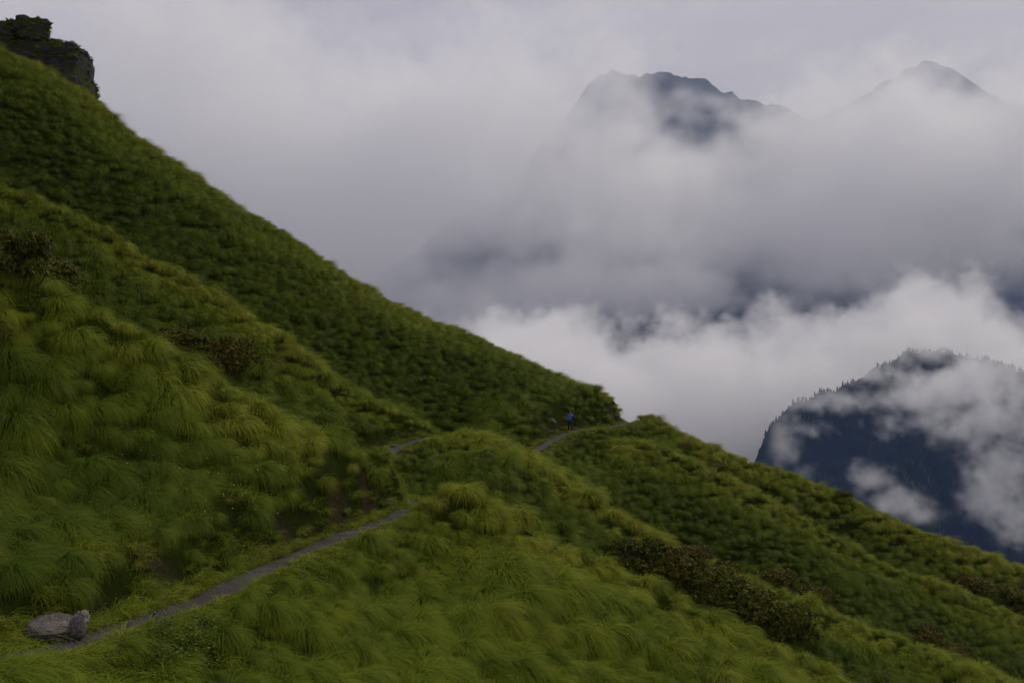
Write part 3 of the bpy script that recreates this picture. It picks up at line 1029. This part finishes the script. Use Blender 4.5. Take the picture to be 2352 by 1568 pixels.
cloud("mist_bank", (-2400, 2850, -260), (2700, 3900, 1150), (190, 36, 76), f_bank, 0.0062, "broad grey bank of mist hanging in front of the far mountains")


# torn shreds drifting across the forested mountain
def f_shred(X, Y, Z, sh, vx):
    s = blobs(X, Y, Z, [(2060, 915, 1450, 115, 60, 26, 1), (2170, 885, 1470, 130, 60, 34, 1), (2290, 860, 1500, 120, 80, 52, 1.1), (1935, 915, 1500, 75, 50, 20, .9), (2000, 870, 1540, 70, 50, 18, .8),
                        (2310, 960, 1450, 60, 60, 60, .9), (2300, 1060, 1420, 48, 50, 55, 1), (2268, 1140, 1390, 36, 45, 50, .95), (2330, 1200, 1380, 40, 45, 40, .6), (1815, 1090, 1350, 40, 35, 17, 1), (1985, 1100, 1330, 48, 40, 24, .85),
                        (2060, 1150, 1310, 45, 40, 24, .95), (2120, 1185, 1300, 32, 30, 16, .9), (1762, 1000, 1480, 55, 50, 60, 1.2), (1960, 860, 1540, 110, 60, 26, 1), (2130, 800, 1560, 150, 70, 34, 1), (1850, 925, 1500, 60, 50, 16, .75), (2130, 960, 1430, 85, 50, 28, .7), (1830, 985, 1480, 40, 40, 12, .5), (2200, 790, 1560, 120, 60, 26, .9)])
    n = noise3(sh, vx, 120, 2.5, 31)
    n2 = noise3(sh, vx, 50, 2.0, 32)
    return np.clip((s * 1.25 + 0.5 * n + 0.32 * n2 - 0.03), 0, 1) ** 1.6


cloud("cloud_shreds", (380, 1150, -420), (1000, 1700, 40), (180, 84, 134), f_shred, 0.021, "torn shreds of white cloud drifting across the forested mountainside")


# wisps around the far summit
def f_peak(X, Y, Z, sh, vx):
    s = blobs(X, Y, Z, [(1620, 235, 4650, 150, 120, 60, 1), (1585, 268, 4600, 150, 130, 55, 1.1), (1690, 270, 4650, 150, 120, 60, 1), (1740, 300, 4650, 110, 120, 60, .9), (1570, 215, 4650, 100, 120, 36, .55), (1235, 270, 4650, 200, 150, 210, .95),
                        (1420, 310, 4600, 300, 150, 110, .85), (1900, 300, 4700, 400, 150, 150, .95), (2150, 240, 4700, 420, 150, 170, .8), (2180, 190, 4750, 240, 150, 110, .7), (2100, 185, 4700, 520, 200, 190, .55), (1530, 120, 5000, 260, 120, 40, .35), (1730, 150, 5000, 120, 120, 90, .35)])
    n = noise3(sh, vx, 260, 2.5, 41)
    n2 = noise3(sh, vx, 110, 2.2, 42)
    return np.clip((s * 1.2 + 0.46 * n + 0.22 * n2 - 0.24), 0.034, 1)


cloud("summit_mist", (0, 4300, 500), (3000, 5150, 1500), (170, 40, 64), f_peak, 0.006, "pale mist curling round the far summit")

# ------------------------------------------------------------------ shrubs
M_LEAF_OLIVE = mat_leaf("shrub_leaf_olive", [(0.0, (0.036, 0.048, 0.006)), (0.55, (0.095, 0.105, 0.013)), (0.85, (0.140, 0.118, 0.020)), (1.0, (0.22, 0.20, 0.05))])
M_LEAF_BROWN = mat_leaf("shrub_leaf_brown", [(0.0, (0.034, 0.038, 0.005)), (0.5, (0.085, 0.080, 0.010)), (0.8, (0.125, 0.092, 0.014)), (1.0, (0.20, 0.16, 0.045))])
M_STEM = mat_simple("shrub_stem", (0.060, 0.034, 0.026), 0.85, 0.2, 0.35, 9.0)


def tube(P, r0, r1, n=5):
    P = np.asarray(P, float); V, Fc = [], []
    for i, p in enumerate(P):
        t = P[min(i + 1, len(P) - 1)] - P[max(i - 1, 0)]; t /= np.linalg.norm(t) + 1e-9
        a = np.cross(t, [0.3, 0.2, 0.93]); a /= np.linalg.norm(a) + 1e-9; b = np.cross(t, a)
        rr = r0 + (r1 - r0) * i / (len(P) - 1)
        for k in range(n):
            q = 2 * math.pi * k / n
            V.append(p + rr * (a * math.cos(q) + b * math.sin(q)))
    for i in range(len(P) - 1):
        for k in range(n):
            Fc.append((i * n + k, i * n + (k + 1) % n, (i + 1) * n + (k + 1) % n, (i + 1) * n + k))
    return V, Fc


def shrub_meshes(seed, tips=900, mat=None):
    """unit shrub: about 1 wide (radius 0.5) and 1 tall; whorls of leathery leaves at the branch tips"""
    r = np.random.default_rng(seed)
    SV, SF = [], []
    lob = [(r.uniform(-0.3, 0.3), r.uniform(-0.3, 0.3), r.uniform(0.22, 0.74), r.uniform(0.22, 0.34)) for _ in range(12)]
    tp = []
    for k in range(tips):
        lx, ly, lz, lr = lob[r.integers(0, len(lob))]
        d = r.normal(size=3); d /= np.linalg.norm(d); d[2] = abs(d[2]) * 0.9 - 0.25
        p = np.array([lx, ly, lz]) + d * lr * r.uniform(0.72, 1.08)
        p[2] = max(p[2], 0.04)
        tp.append(p)
    for lx, ly, lz, lr in lob:
        for q in range(3):
            b = np.array([r.uniform(-.09, .09), r.uniform(-.09, .09), -0.06])
            e = np.array([lx, ly, lz]) + r.normal(size=3) * lr * 0.5
            mid = b * 0.5 + e * 0.5 + r.normal(size=3) * 0.06 + np.array([0, 0, -0.06])
            v, f = tube([b, b * .75 + mid * .25 + r.normal(size=3) * .015, mid, e], 0.018, 0.006)
            o = len(SV); SV += list(v); SF += [tuple(i + o for i in x) for x in f]
    LV, LF, LR = [], [], []
    for p in tp:
        out = p - np.array([0, 0, 0.35]); out /= np.linalg.norm(out) + 1e-9
        base_r = r.random()
        for q in range(r.integers(6, 9)):
            d = out * 0.35 + r.normal(size=3) * 0.75; d /= np.linalg.norm(d)
            s = np.cross(d, out + r.normal(size=3) * 0.4); s /= np.linalg.norm(s) + 1e-9
            L, W = r.uniform(0.034, 0.062), r.uniform(0.010, 0.018)
            dr = np.array([0, 0, -0.012])
            o = len(LV)
            LV += [p, p + d * L * .5 + s * W, p + d * L + dr, p + d * L * .5 - s * W]
            LF.append((o, o + 1, o + 2, o + 3))
            LR += [np.clip(0.65 * base_r + 0.5 * r.random() - 0.05, 0, 1)] * 4
    fm = mesh_from("foliage", np.array(LV), np.array(LF), smooth=False); fattr(fm, "rnd", LR)
    fm.materials.append(mat)
    smh = mesh_from("stems", np.array(SV), np.array(SF)); smh.materials.append(M_STEM)
    return fm, smh


SHRUBS = [shrub_meshes(900 + i, 1500, M_LEAF_OLIVE) for i in range(3)] + [shrub_meshes(950 + i, 1500, M_LEAF_BROWN) for i in range(2)]


def shrub(px, py, wpx, hpx, kind, label, deep=0.8, group=None):
    p = hit(px, py, 20.0)
    k = p[1] / F
    e = bpy.data.objects.new("shrub", None); col.objects.link(e)
    e.empty_display_size = 0.2
    e.location = (p[0], p[1], p[2] - 0.16 * hpx * k)
    e.rotation_euler = (0, 0.12, random.uniform(0, 6.28))
    e.scale = (wpx * k * 1.12, wpx * k * deep, hpx * k * 1.0)
    e["label"] = label; e["category"] = "shrub"
    e["group"] = group or "dark shrubs on the grassy slope"
    for nm, me in zip(("foliage", "stems"), SHRUBS[kind]):
        o = bpy.data.objects.new(nm, me); col.objects.link(o); o.parent = e


shrub(45, 640, 160, 145, 0, "large dark olive shrub at the left edge, highest on the slope")
shrub(125, 672, 125, 112, 1, "dark shrub adjoining the lower right of the large left-edge shrub")
shrub(-8, 822, 70, 110, 2, "narrow dark shrub cut by the left edge, below the large one")
shrub(425, 815, 125, 92, 1, "smaller left one of the paired shrubs on the near spur's crest")
shrub(522, 860, 130, 125, 3, "larger brown right one of the paired shrubs on the near spur's crest")
shrub(1450, 1308, 130, 100, 0, "topmost shrub of the dark thicket below the path", group="shrubs of the dark thicket")
shrub(1535, 1343, 150, 125, 3, "reddish brown shrub second from the top of the dark thicket", group="shrubs of the dark thicket")
shrub(1630, 1385, 150, 118, 0, "dark olive shrub in the middle of the dark thicket", group="shrubs of the dark thicket")
shrub(1722, 1428, 150, 125, 2, "broad olive shrub second from the bottom of the dark thicket", group="shrubs of the dark thicket")
shrub(1806, 1470, 130, 118, 1, "lowest shrub of the dark thicket, at its right end", group="shrubs of the dark thicket")
shrub(1580, 1300, 110, 62, 4, "low brown shrub behind the upper end of the dark thicket", group="shrubs of the dark thicket")
shrub(1775, 1358, 110, 66, 4, "left one of two low brown shrubs above the dark thicket")
shrub(1855, 1383, 110, 56, 3, "right one of two low brown shrubs above the dark thicket")
shrub(2235, 1368, 110, 62, 4, "brown shrub near the right edge on the far spur, left of its neighbour")
shrub(2325, 1400, 110, 72, 0, "dark shrub cut by the right edge on the far spur")
shrub(2130, 1490, 100, 66, 4, "rust brown shrub by itself near the lower right corner")
shrub(2190, 1515, 80, 48, 4, "small brown shrub just right of the rust brown one")
shrub(1642, 1080, 60, 30, 1, "small dark shrub in the hollow below the skyline spur")
shrub(1560, 1033, 46, 22, 4, "tiny brown shrub nearest the path on the skyline spur")
shrub(1930, 1142, 52, 22, 1, "low shrub breaking the skyline above the forested mountain")

# ------------------------------------------------------------------ rocks
import bmesh


def ico(sub):
    bm = bmesh.new(); bmesh.ops.create_icosphere(bm, subdivisions=sub, radius=1.0)
    bm.verts.ensure_lookup_table()
    V = np.array([v.co[:] for v in bm.verts]); Fc = np.array([[v.index for v in f.verts] for f in bm.faces]); bm.free()
    return V, Fc


def rock_mesh(name, dims, seed, boxy=0.5, amp=0.16, freq=1.3, strata=0.0, sub=5, taper=0.0, facets=0, shear=0.0):
    V, Fc = ico(sub)
    r = np.random.default_rng(seed)
    S = np.sign(V) * np.abs(V) ** boxy
    S /= np.maximum(np.abs(S).max(1), 1e-6)[:, None] ** 0.0
    for _ in range(facets):                                   # plane cuts give flat faces
        n = r.normal(size=3); n /= np.linalg.norm(n); d = r.uniform(0.62, 0.85)
        h = S @ n; S = S - np.maximum(h - d, 0)[:, None] * n * 0.9
    n = fbm(S[:, 0] * freq + seed, S[:, 1] * freq, S[:, 2] * freq, octaves=5, seed=seed, gain=0.55)
    S = S * (1 + amp * n)[:, None]
    if strata:
        q = S[:, 2] * 4.2 + 0.5 * fbm(S[:, 0] * 1.1, S[:, 1] * 1.1, S[:, 2], octaves=2, seed=seed + 3)
        saw = (q - np.floor(q)) - 0.5
        S[:, :2] *= (1 + strata * saw * (0.5 + 0.5 * vnoise(np.floor(q), S[:, 0] * 1.5, seed=seed)))[:, None]
    S[:, :2] *= (1 - taper * S[:, 2])[:, None]
    S[:, 0] += shear * S[:, 2]
    return mesh_from(name, S * np.asarray(dims), Fc, smooth=(strata == 0))


M_CLIFF = mat_rock("cliff_rock", (0.018, 0.017, 0.018), (0.11, 0.10, 0.10), moss=1.1, scale=0.6)
M_BOULDER = mat_rock("boulder_rock", (0.055, 0.047, 0.045), (0.24, 0.212, 0.198), moss=0.0, scale=2.6, strata=False, lichen=(0.17, 0.12, 0.035))
M_BOULDER2 = mat_rock("pale_boulder_rock", (0.12, 0.098, 0.09), (0.34, 0.30, 0.28), moss=0.0, scale=3.2, strata=False)
M_STONE = mat_rock("path_stone", (0.05, 0.042, 0.036), (0.16, 0.14, 0.125), scale=3.0)


def top_points(me, n, seed, zmin=0.45, side=0.0):
    r = np.random.default_rng(seed)
    nv = len(me.polygons)
    nrm = np.zeros(nv * 3, np.float32); cen = np.zeros(nv * 3, np.float32); ar = np.zeros(nv, np.float32)
    me.polygons.foreach_get("normal", nrm); me.polygons.foreach_get("center", cen); me.polygons.foreach_get("area", ar)
    nrm = nrm.reshape(-1, 3); cen = cen.reshape(-1, 3)
    w = ar * np.clip((nrm[:, 2] - zmin) / (1 - zmin), 0, 1) + ar * side * ((fbm(cen[:, 0] * .5, cen[:, 2] * .5, octaves=2, seed=seed) > 0.12) & (nrm[:, 2] > -0.1))
    i = r.choice(nv, n, p=w / w.sum())
    return cen[i] + r.normal(0, 0.06, (n, 3)), nrm[i]


def grass_cap(parent, me, n, seed, size, zmin=0.4, side=0.0):
    P, N = top_points(me, n, seed, zmin, side)
    r = np.random.default_rng(seed)
    s = size * r.uniform(.6, 1.3, n)
    rot = np.stack([r.normal(0, .15, n), r.normal(.15, .15, n), np.arctan2(N[:, 1], N[:, 0] + .3) + r.normal(0, .5, n)], -1)
    o = scatter("grass_cap", P, rot, np.stack([s, s, s * .9], -1), r.integers(0, 6, n), np.clip(r.normal(.42, .16, n), 0, 1), far_protos, kind="stuff")
    o.parent = parent
    return o


crag = bpy.data.objects.new("rock_crag", None); col.objects.link(crag); crag.location = at_y(148, 178, 100)
crag.scale = (0.95, 0.95, 0.93); crag["label"] = "dark layered crag with sheer right face and grassy top, upper left skyline"; crag["category"] = "crag"
cm = rock_mesh("rock_face", (2.55, 2.7, 3.3), 12, boxy=0.40, amp=0.15, freq=2.4, strata=0.22, sub=6, taper=0.07, shear=-0.06)
o = link("rock_face", cm, M_CLIFF, parent=crag)
cm2 = rock_mesh("rock_shoulder", (4.3, 2.6, 2.2), 15, boxy=0.6, amp=0.26, freq=2.2, strata=0.14, sub=5)
o2 = link("rock_shoulder", cm2, M_CLIFF, parent=crag, loc=(-3.6, 0.6, 1.75))
g1 = grass_cap(crag, cm, 320, 61, 0.46, 0.4, 0.04)
g2 = grass_cap(crag, cm2, 420, 62, 0.42, 0.0, 0.45); g2.location = (-3.6, 0.6, 1.75)
top = bpy.data.objects.new("perched_rock", None); col.objects.link(top); top.location = at_y(75, 80, 99.5)
top["label"] = "knobbly overhanging rock perched highest at the upper left corner"; top["category"] = "rock"
tm = rock_mesh("rock_body", (2.15, 1.9, 1.35), 23, boxy=0.62, amp=0.34, freq=2.4, strata=0.10, sub=6, facets=5, taper=-0.12)
link("rock_body", tm, M_CLIFF, parent=top)
tk = rock_mesh("rock_knob", (0.85, 0.9, 0.75), 27, boxy=0.7, amp=0.22, freq=1.8, sub=5, facets=5)
link("rock_knob", tk, M_CLIFF, parent=top, loc=(-0.65, -0.4, 1.0))
grass_cap(top, tm, 200, 63, 0.36, 0.3, 0.05)
hm = rock_mesh("rock_hump", (2.3, 1.8, 1.5), 29, boxy=0.7, amp=0.2, freq=1.6, sub=5)
link("rock_hump", hm, M_CLIFF, parent=top, loc=(-3.2, 0.3, -0.35))
g3 = grass_cap(top, hm, 170, 64, 0.42, 0.0, 0.5); g3.location = (-3.2, 0.3, -0.35)

bo = link("boulder", rock_mesh("boulder", (0.47, 0.40, 0.25), 44, boxy=1.0, amp=0.30, freq=1.35, sub=6, facets=3, strata=0.0), M_BOULDER, loc=tuple(boulder_p + np.array([-0.04, 0.25, 0.11])))
bo.rotation_euler = (0.05, -0.05, 0.2)
bo["label"] = "rounded grey and ochre boulder beside the path in the lower left corner"; bo["category"] = "boulder"
bp = at_z(170, 1462, -5.75)
b2 = link("boulder", rock_mesh("boulder", (0.17, 0.2, 0.28), 51, boxy=0.85, amp=0.36, freq=1.7, sub=6, facets=6, shear=0.3), M_BOULDER2, loc=tuple(bp + np.array([0.0, 0.15, 0.13])))
b2.rotation_euler = (0.1, 0.15, 0.5)
b2["label"] = "pale upright stone leaning on the right end of the grey boulder"; b2["category"] = "boulder"
b3p = hit(-2, 1222, 14)
b3 = link("boulder", rock_mesh("boulder", (0.16, 0.15, 0.16), 57, boxy=0.8, amp=0.2, freq=1.6, sub=4, facets=6), M_BOULDER2, loc=tuple(b3p + np.array([0, -0.25, 0.42])))
b3["label"] = "small pale stone in the grass at the left edge"; b3["category"] = "boulder"
for i, (px, py, s, lb) in enumerate([(893, 1163, .26, "pale flat stone on the earth bank at the near spur's corner"), (868, 1190, .15, "small stone beside the path, below the pale flat one"),
                                     (1268, 972, .40, "brown rock in the earth bank left of the person, the upper one"), (1262, 996, .34, "brown rock in the earth bank left of the person, the lower one"),
                                     (905, 1028, .22, "brown stone on the earth bank above the path in the second gully")]):
    p = hit(px, py, 16)
    q = link("stone", rock_mesh("stone", (s, s * .8, s * .6), 70 + i, boxy=0.8, amp=0.2, freq=1.5, sub=4, facets=6), M_STONE, loc=tuple(p + np.array([0, 0, s * .25])))
    q.rotation_euler = (0, 0, i * 1.3)
    q["label"] = lb; q["category"] = "stone"; q["group"] = "stones beside the path"


# ------------------------------------------------------------------ low herbs and flowers
def herb_mesh(name, seed):
    r = np.random.default_rng(seed); V, Fc, A = [], [], []
    for k in range(70):
        p = np.array([r.normal(0, .13), r.normal(0, .13), abs(r.normal(.10, .06))])
        a = r.uniform(0, 6.28); d = np.array([math.cos(a), math.sin(a), r.uniform(-.2, .5)]); s = np.array([-math.sin(a), math.cos(a), r.uniform(-.2, .2)])
        L, W = r.uniform(.03, .06), r.uniform(.010, .018); o = len(V)
        V += [p, p + d * L * .5 + s * W, p + d * L, p + d * L * .5 - s * W]; Fc.append((o, o + 1, o + 2, o + 3)); A += [r.random()] * 4
    me = mesh_from(name, np.array(V), np.array(Fc), smooth=False); fattr(me, "rnd", A); me.materials.append(M_HERB)
    return me


M_HERB = mat_leaf("herb_leaf", [(0.0, (0.035, 0.065, 0.006)), (0.7, (0.075, 0.11, 0.010)), (1.0, (0.15, 0.17, 0.03))])
hp = []
for k in range(130):
    px = RNG.normal(365, 42); py = RNG.normal(1470, 40)
    p = hit(px, py, 13)
    if bil(DP, p[0], p[1]) > 0.55: hp.append(p)
hp = np.array(hp); n = len(hp)
s = RNG.uniform(.7, 1.5, n)
scatter("low_herbs", hp, np.stack([np.zeros(n), np.full(n, .2), RNG.uniform(0, 6.28, n)], -1), np.stack([s, s, s], -1), RNG.integers(0, 4, n), np.zeros(n), [herb_mesh("herb%d" % i, i) for i in range(4)],
        kind="stuff", label="low leafy herbs between path and grass at the bottom left", category="plants")


def flower_mesh(name, mat):
    V, Fc = [], []
    for k in range(5):
        a = k * 1.2566; o = len(V)
        c, sn = math.cos(a), math.sin(a); c1, s1 = math.cos(a + .5), math.sin(a + .5); c2, s2 = math.cos(a - .5), math.sin(a - .5)
        V += [(0, 0, .5), (.016 * c1, .016 * s1, .508), (.026 * c, .026 * sn, .506), (.016 * c2, .016 * s2, .508)]; Fc.append((o, o + 1, o + 2, o + 3))
    v, f = tube([(0, 0, 0), (.02, 0, .25), (0, 0, .5)], .003, .002, 4); o = len(V); V += [tuple(q) for q in v]; Fc += [tuple(i + o for i in x) for x in f]
    me = mesh_from(name, np.array(V), [tuple(x) for x in Fc], smooth=False); me.materials.append(mat); me.materials.append(M_FSTEM)
    for k, p in enumerate(me.polygons): p.material_index = 0 if k < 5 else 1
    return me


M_FSTEM = mat_simple("flower_stem", (0.05, 0.09, 0.012), 0.8, 0.1, 0.1)


def flowers(name, regs, mat, label):
    P = []
    for (cx, cy_, sx, sy, k) in regs:
        for _ in range(k):
            P.append(hit(cx + RNG.normal(0, sx), cy_ + RNG.normal(0, sy), 14))
    P = np.array(P); n = len(P); s = RNG.uniform(.55, .85, n)
    scatter(name, P, np.stack([RNG.normal(-.25, .2, n), RNG.normal(.3, .2, n), RNG.uniform(0, 6.28, n)], -1), np.stack([s, s, s * RNG.uniform(1.1, 1.7, n)], -1), np.zeros(n), np.zeros(n), [flower_mesh(name, mat)],
            kind="stuff", label=label, category="flowers")


flowers("white_flowers", [(640, 1080, 25, 30, 22), (520, 1200, 60, 25, 22), (400, 1110, 50, 40, 16), (620, 1150, 70, 50, 22), (300, 1190, 60, 50, 10), (1290, 1330, 80, 60, 8)], mat_simple("white_petal", (0.75, 0.75, 0.70), 0.6, 0.1, 0.05), "tiny white flowers dotted over the near slope")
flowers("orange_flowers", [(103, 1060, 12, 12, 9), (18, 1060, 8, 8, 3), (8, 1185, 6, 6, 2)], mat_simple("orange_petal", (0.75, 0.22, 0.03), 0.6, 0.1, 0.1), "few orange flowers at the left of the near slope")

# ------------------------------------------------------------------ the person in the blue jacket
M_SKIN = mat_simple("skin", (0.30, 0.18, 0.12), 0.6, 0.3, 0.05)
M_JACKET = mat_simple("blue_jacket_cloth", (0.016, 0.125, 0.46), 0.6, 0.3, 0.12, 6)
M_TROUSER = mat_simple("dark_trouser_cloth", (0.020, 0.022, 0.030), 0.85, 0.2, 0.2, 6)
M_HAIR = mat_simple("dark_hair", (0.010, 0.008, 0.007), 0.6, 0.3, 0.2, 20)
M_BLACK = mat_simple("black_fabric", (0.012, 0.012, 0.015), 0.6, 0.3, 0.2, 8)
M_SHOE = mat_simple("shoe_leather", (0.05, 0.045, 0.040), 0.7, 0.2, 0.2, 8)
M_STRAP = mat_simple("teal_cloth", (0.02, 0.12, 0.13), 0.7, 0.2, 0.1, 8)


def skin_obj(name, verts, edges, mat, parent, root=0, sub=2):
    """verts: (x,y,z,rx[,ry]); one continuous surface grown round a skeleton"""
    me = bpy.data.meshes.new(name)
    me.from_pydata([v[:3] for v in verts], edges, [])
    o = link(name, me, mat, parent=parent)
    md = o.modifiers.new("skin", 'SKIN'); md.use_smooth_shade = True
    if not me.skin_vertices: o.modifiers.update() if hasattr(o.modifiers, "update") else None
    sv = me.skin_vertices[0].data if me.skin_vertices else None
    if sv is None:
        bpy.context.view_layer.objects.active = o
        bpy.ops.mesh.customdata_skin_add()
        sv = me.skin_vertices[0].data
    for i, v in enumerate(verts):
        sv[i].radius = (v[3], v[4] if len(v) > 4 else v[3]); sv[i].use_root = (i == root)
    s = o.modifiers.new("sub", 'SUBSURF'); s.levels = sub; s.render_levels = sub
    return o


ppos = at_z(1310, 992, -10.3)
per = bpy.data.objects.new("person", None); col.objects.link(per)
per.location = (ppos[0], ppos[1], float(ground_z(ppos[0], ppos[1])) + 0.02)
per.rotation_euler = (0, 0, R(-14)); per.scale = (1.02, 1.02, 1.02)
per["label"] = "person in blue jacket and dark trousers standing on the path, head bowed"; per["category"] = "person"
# local frame: facing -Y (towards the camera), +X is the viewer's right
body = [(0, 0, .95, .13, .10), (0, 0, 1.15, .13, .10), (0, .01, 1.34, .15, .10), (0, 0, 1.46, .06), (0, -.02, 1.53, .055), (0, -.03, 1.62, .085, .10), (0, -.03, 1.72, .07, .085),   # 0-6
        (-.20, .01, 1.40, .055), (-.27, -.05, 1.16, .045), (-.10, -.27, 1.13, .036), (-.03, -.30, 1.15, .03),              # 7-10
        (.20, .01, 1.40, .055), (.28, -.06, 1.17, .045), (.14, -.27, 1.14, .036), (.08, -.30, 1.16, .03),                 # 11-14
        (-.10, 0, .88, .085), (-.12, -.01, .50, .06), (-.13, .02, .10, .042), (-.14, -.13, .05, .035),                      # 15-18
        (.10, 0, .88, .085), (.12, -.03, .50, .06), (.13, 0, .10, .042), (.15, -.15, .05, .035)]                          # 19-22
be = [(0, 1), (1, 2), (2, 3), (3, 4), (4, 5), (5, 6), (2, 7), (7, 8), (8, 9), (9, 10), (2, 11), (11, 12), (12, 13), (13, 14), (0, 15), (15, 16), (16, 17), (17, 18), (0, 19), (19, 20), (20, 21), (21, 22)]
skin_obj("body", body, be, M_SKIN, per)
jk = [(0, 0, .80, .19, .15), (0, 0, .98, .18, .145), (0, 0, 1.16, .175, .14), (0, .01, 1.34, .185, .135), (0, 0, 1.455, .09, .08), (0, 0, 1.50, .075, .07),
      (-.215, .01, 1.39, .085), (-.28, -.05, 1.16, .072), (-.12, -.25, 1.13, .055), (.215, .01, 1.39, .085), (.29, -.06, 1.17, .072), (.16, -.25, 1.14, .055)]
skin_obj("jacket", jk, [(0, 1), (1, 2), (2, 3), (3, 4), (4, 5), (3, 6), (6, 7), (7, 8), (3, 9), (9, 10), (10, 11)], M_JACKET, per)
tr = [(0, 0, .92, .145, .115), (-.10, 0, .84, .105), (-.12, -.01, .50, .085), (-.13, .02, .12, .065), (.10, 0, .84, .105), (.12, -.03, .50, .085), (.13, 0, .12, .065)]
skin_obj("trousers", tr, [(0, 1), (1, 2), (2, 3), (0, 4), (4, 5), (5, 6)], M_TROUSER, per)
for sx in (-1, 1):
    skin_obj("shoe", [(.13 * sx, .05 if sx < 0 else .03, .055, .055, .05), (.14 * sx, -.06 if sx < 0 else -.08, .045, .05, .045), (.15 * sx, -.17 if sx < 0 else -.19, .04, .042, .035)], [(0, 1), (1, 2)], M_SHOE, per)
skin_obj("hair", [(0, .06, 1.55, .06, .05), (0, .03, 1.68, .10, .10), (0, -.03, 1.745, .085, .085), (0, -.11, 1.70, .065, .06)], [(0, 1), (1, 2), (2, 3)], M_HAIR, per)
for sx in (-1, 1):                                            # fingers closed on the bag
    for k in range(4):
        zb = 1.19 - k * .022
        skin_obj("finger", [(.06 * sx + .02, -.295, zb, .010), (.03 * sx + .03, -.325, zb, .009), (.005 * sx + .04, -.325, zb - .004, .008)], [(0, 1), (1, 2)], M_SKIN, per, sub=1)
    skin_obj("thumb", [(.07 * sx + .02, -.285, 1.19, .011), (.05 * sx + .03, -.30, 1.225, .010), (.03 * sx + .03, -.315, 1.23, .008)], [(0, 1), (1, 2)], M_SKIN, per, sub=1)
face = skin_obj("nose", [(0, -.125, 1.625, .014), (0, -.148, 1.60, .016)], [(0, 1)], M_SKIN, per, sub=1)


def rbox(name, dims, bev, mat, parent, loc):
    bm = bmesh.new(); bmesh.ops.create_cube(bm, size=1.0)
    bmesh.ops.scale(bm, vec=dims, verts=bm.verts)
    bmesh.ops.bevel(bm, geom=bm.edges[:], offset=bev, segments=3, affect='EDGES', profile=0.6)
    me = bpy.data.meshes.new(name); bm.to_mesh(me); bm.free()
    return link(name, me, mat, parent=parent, loc=loc)


bag = bpy.data.objects.new("shoulder_bag", None); col.objects.link(bag)
bag.location = per.location + Vector((0.20, -0.20, 1.12)); bag.rotation_euler = (0, 0.1, R(-14))
bag["label"] = "black bag held at the chest of the person in blue"; bag["category"] = "bag"
rbox("bag_body", (.26, .15, .30), .04, M_BLACK, bag, (0.03, -.07, .06))
rbox("bag_flap", (.24, .03, .17), .012, M_BLACK, bag, (0.03, -.155, .12))
rbox("bag_pocket", (.16, .05, .10), .015, M_STRAP, bag, (0.04, -.02, .24))
v, f = tube([(.10, -.05, .20), (.12, .06, .34), (.05, .20, .33), (-.12, .22, .12)], .018, .018, 6)
link("strap", mesh_from("strap", np.array(v), np.array(f)), M_BLACK, parent=bag)
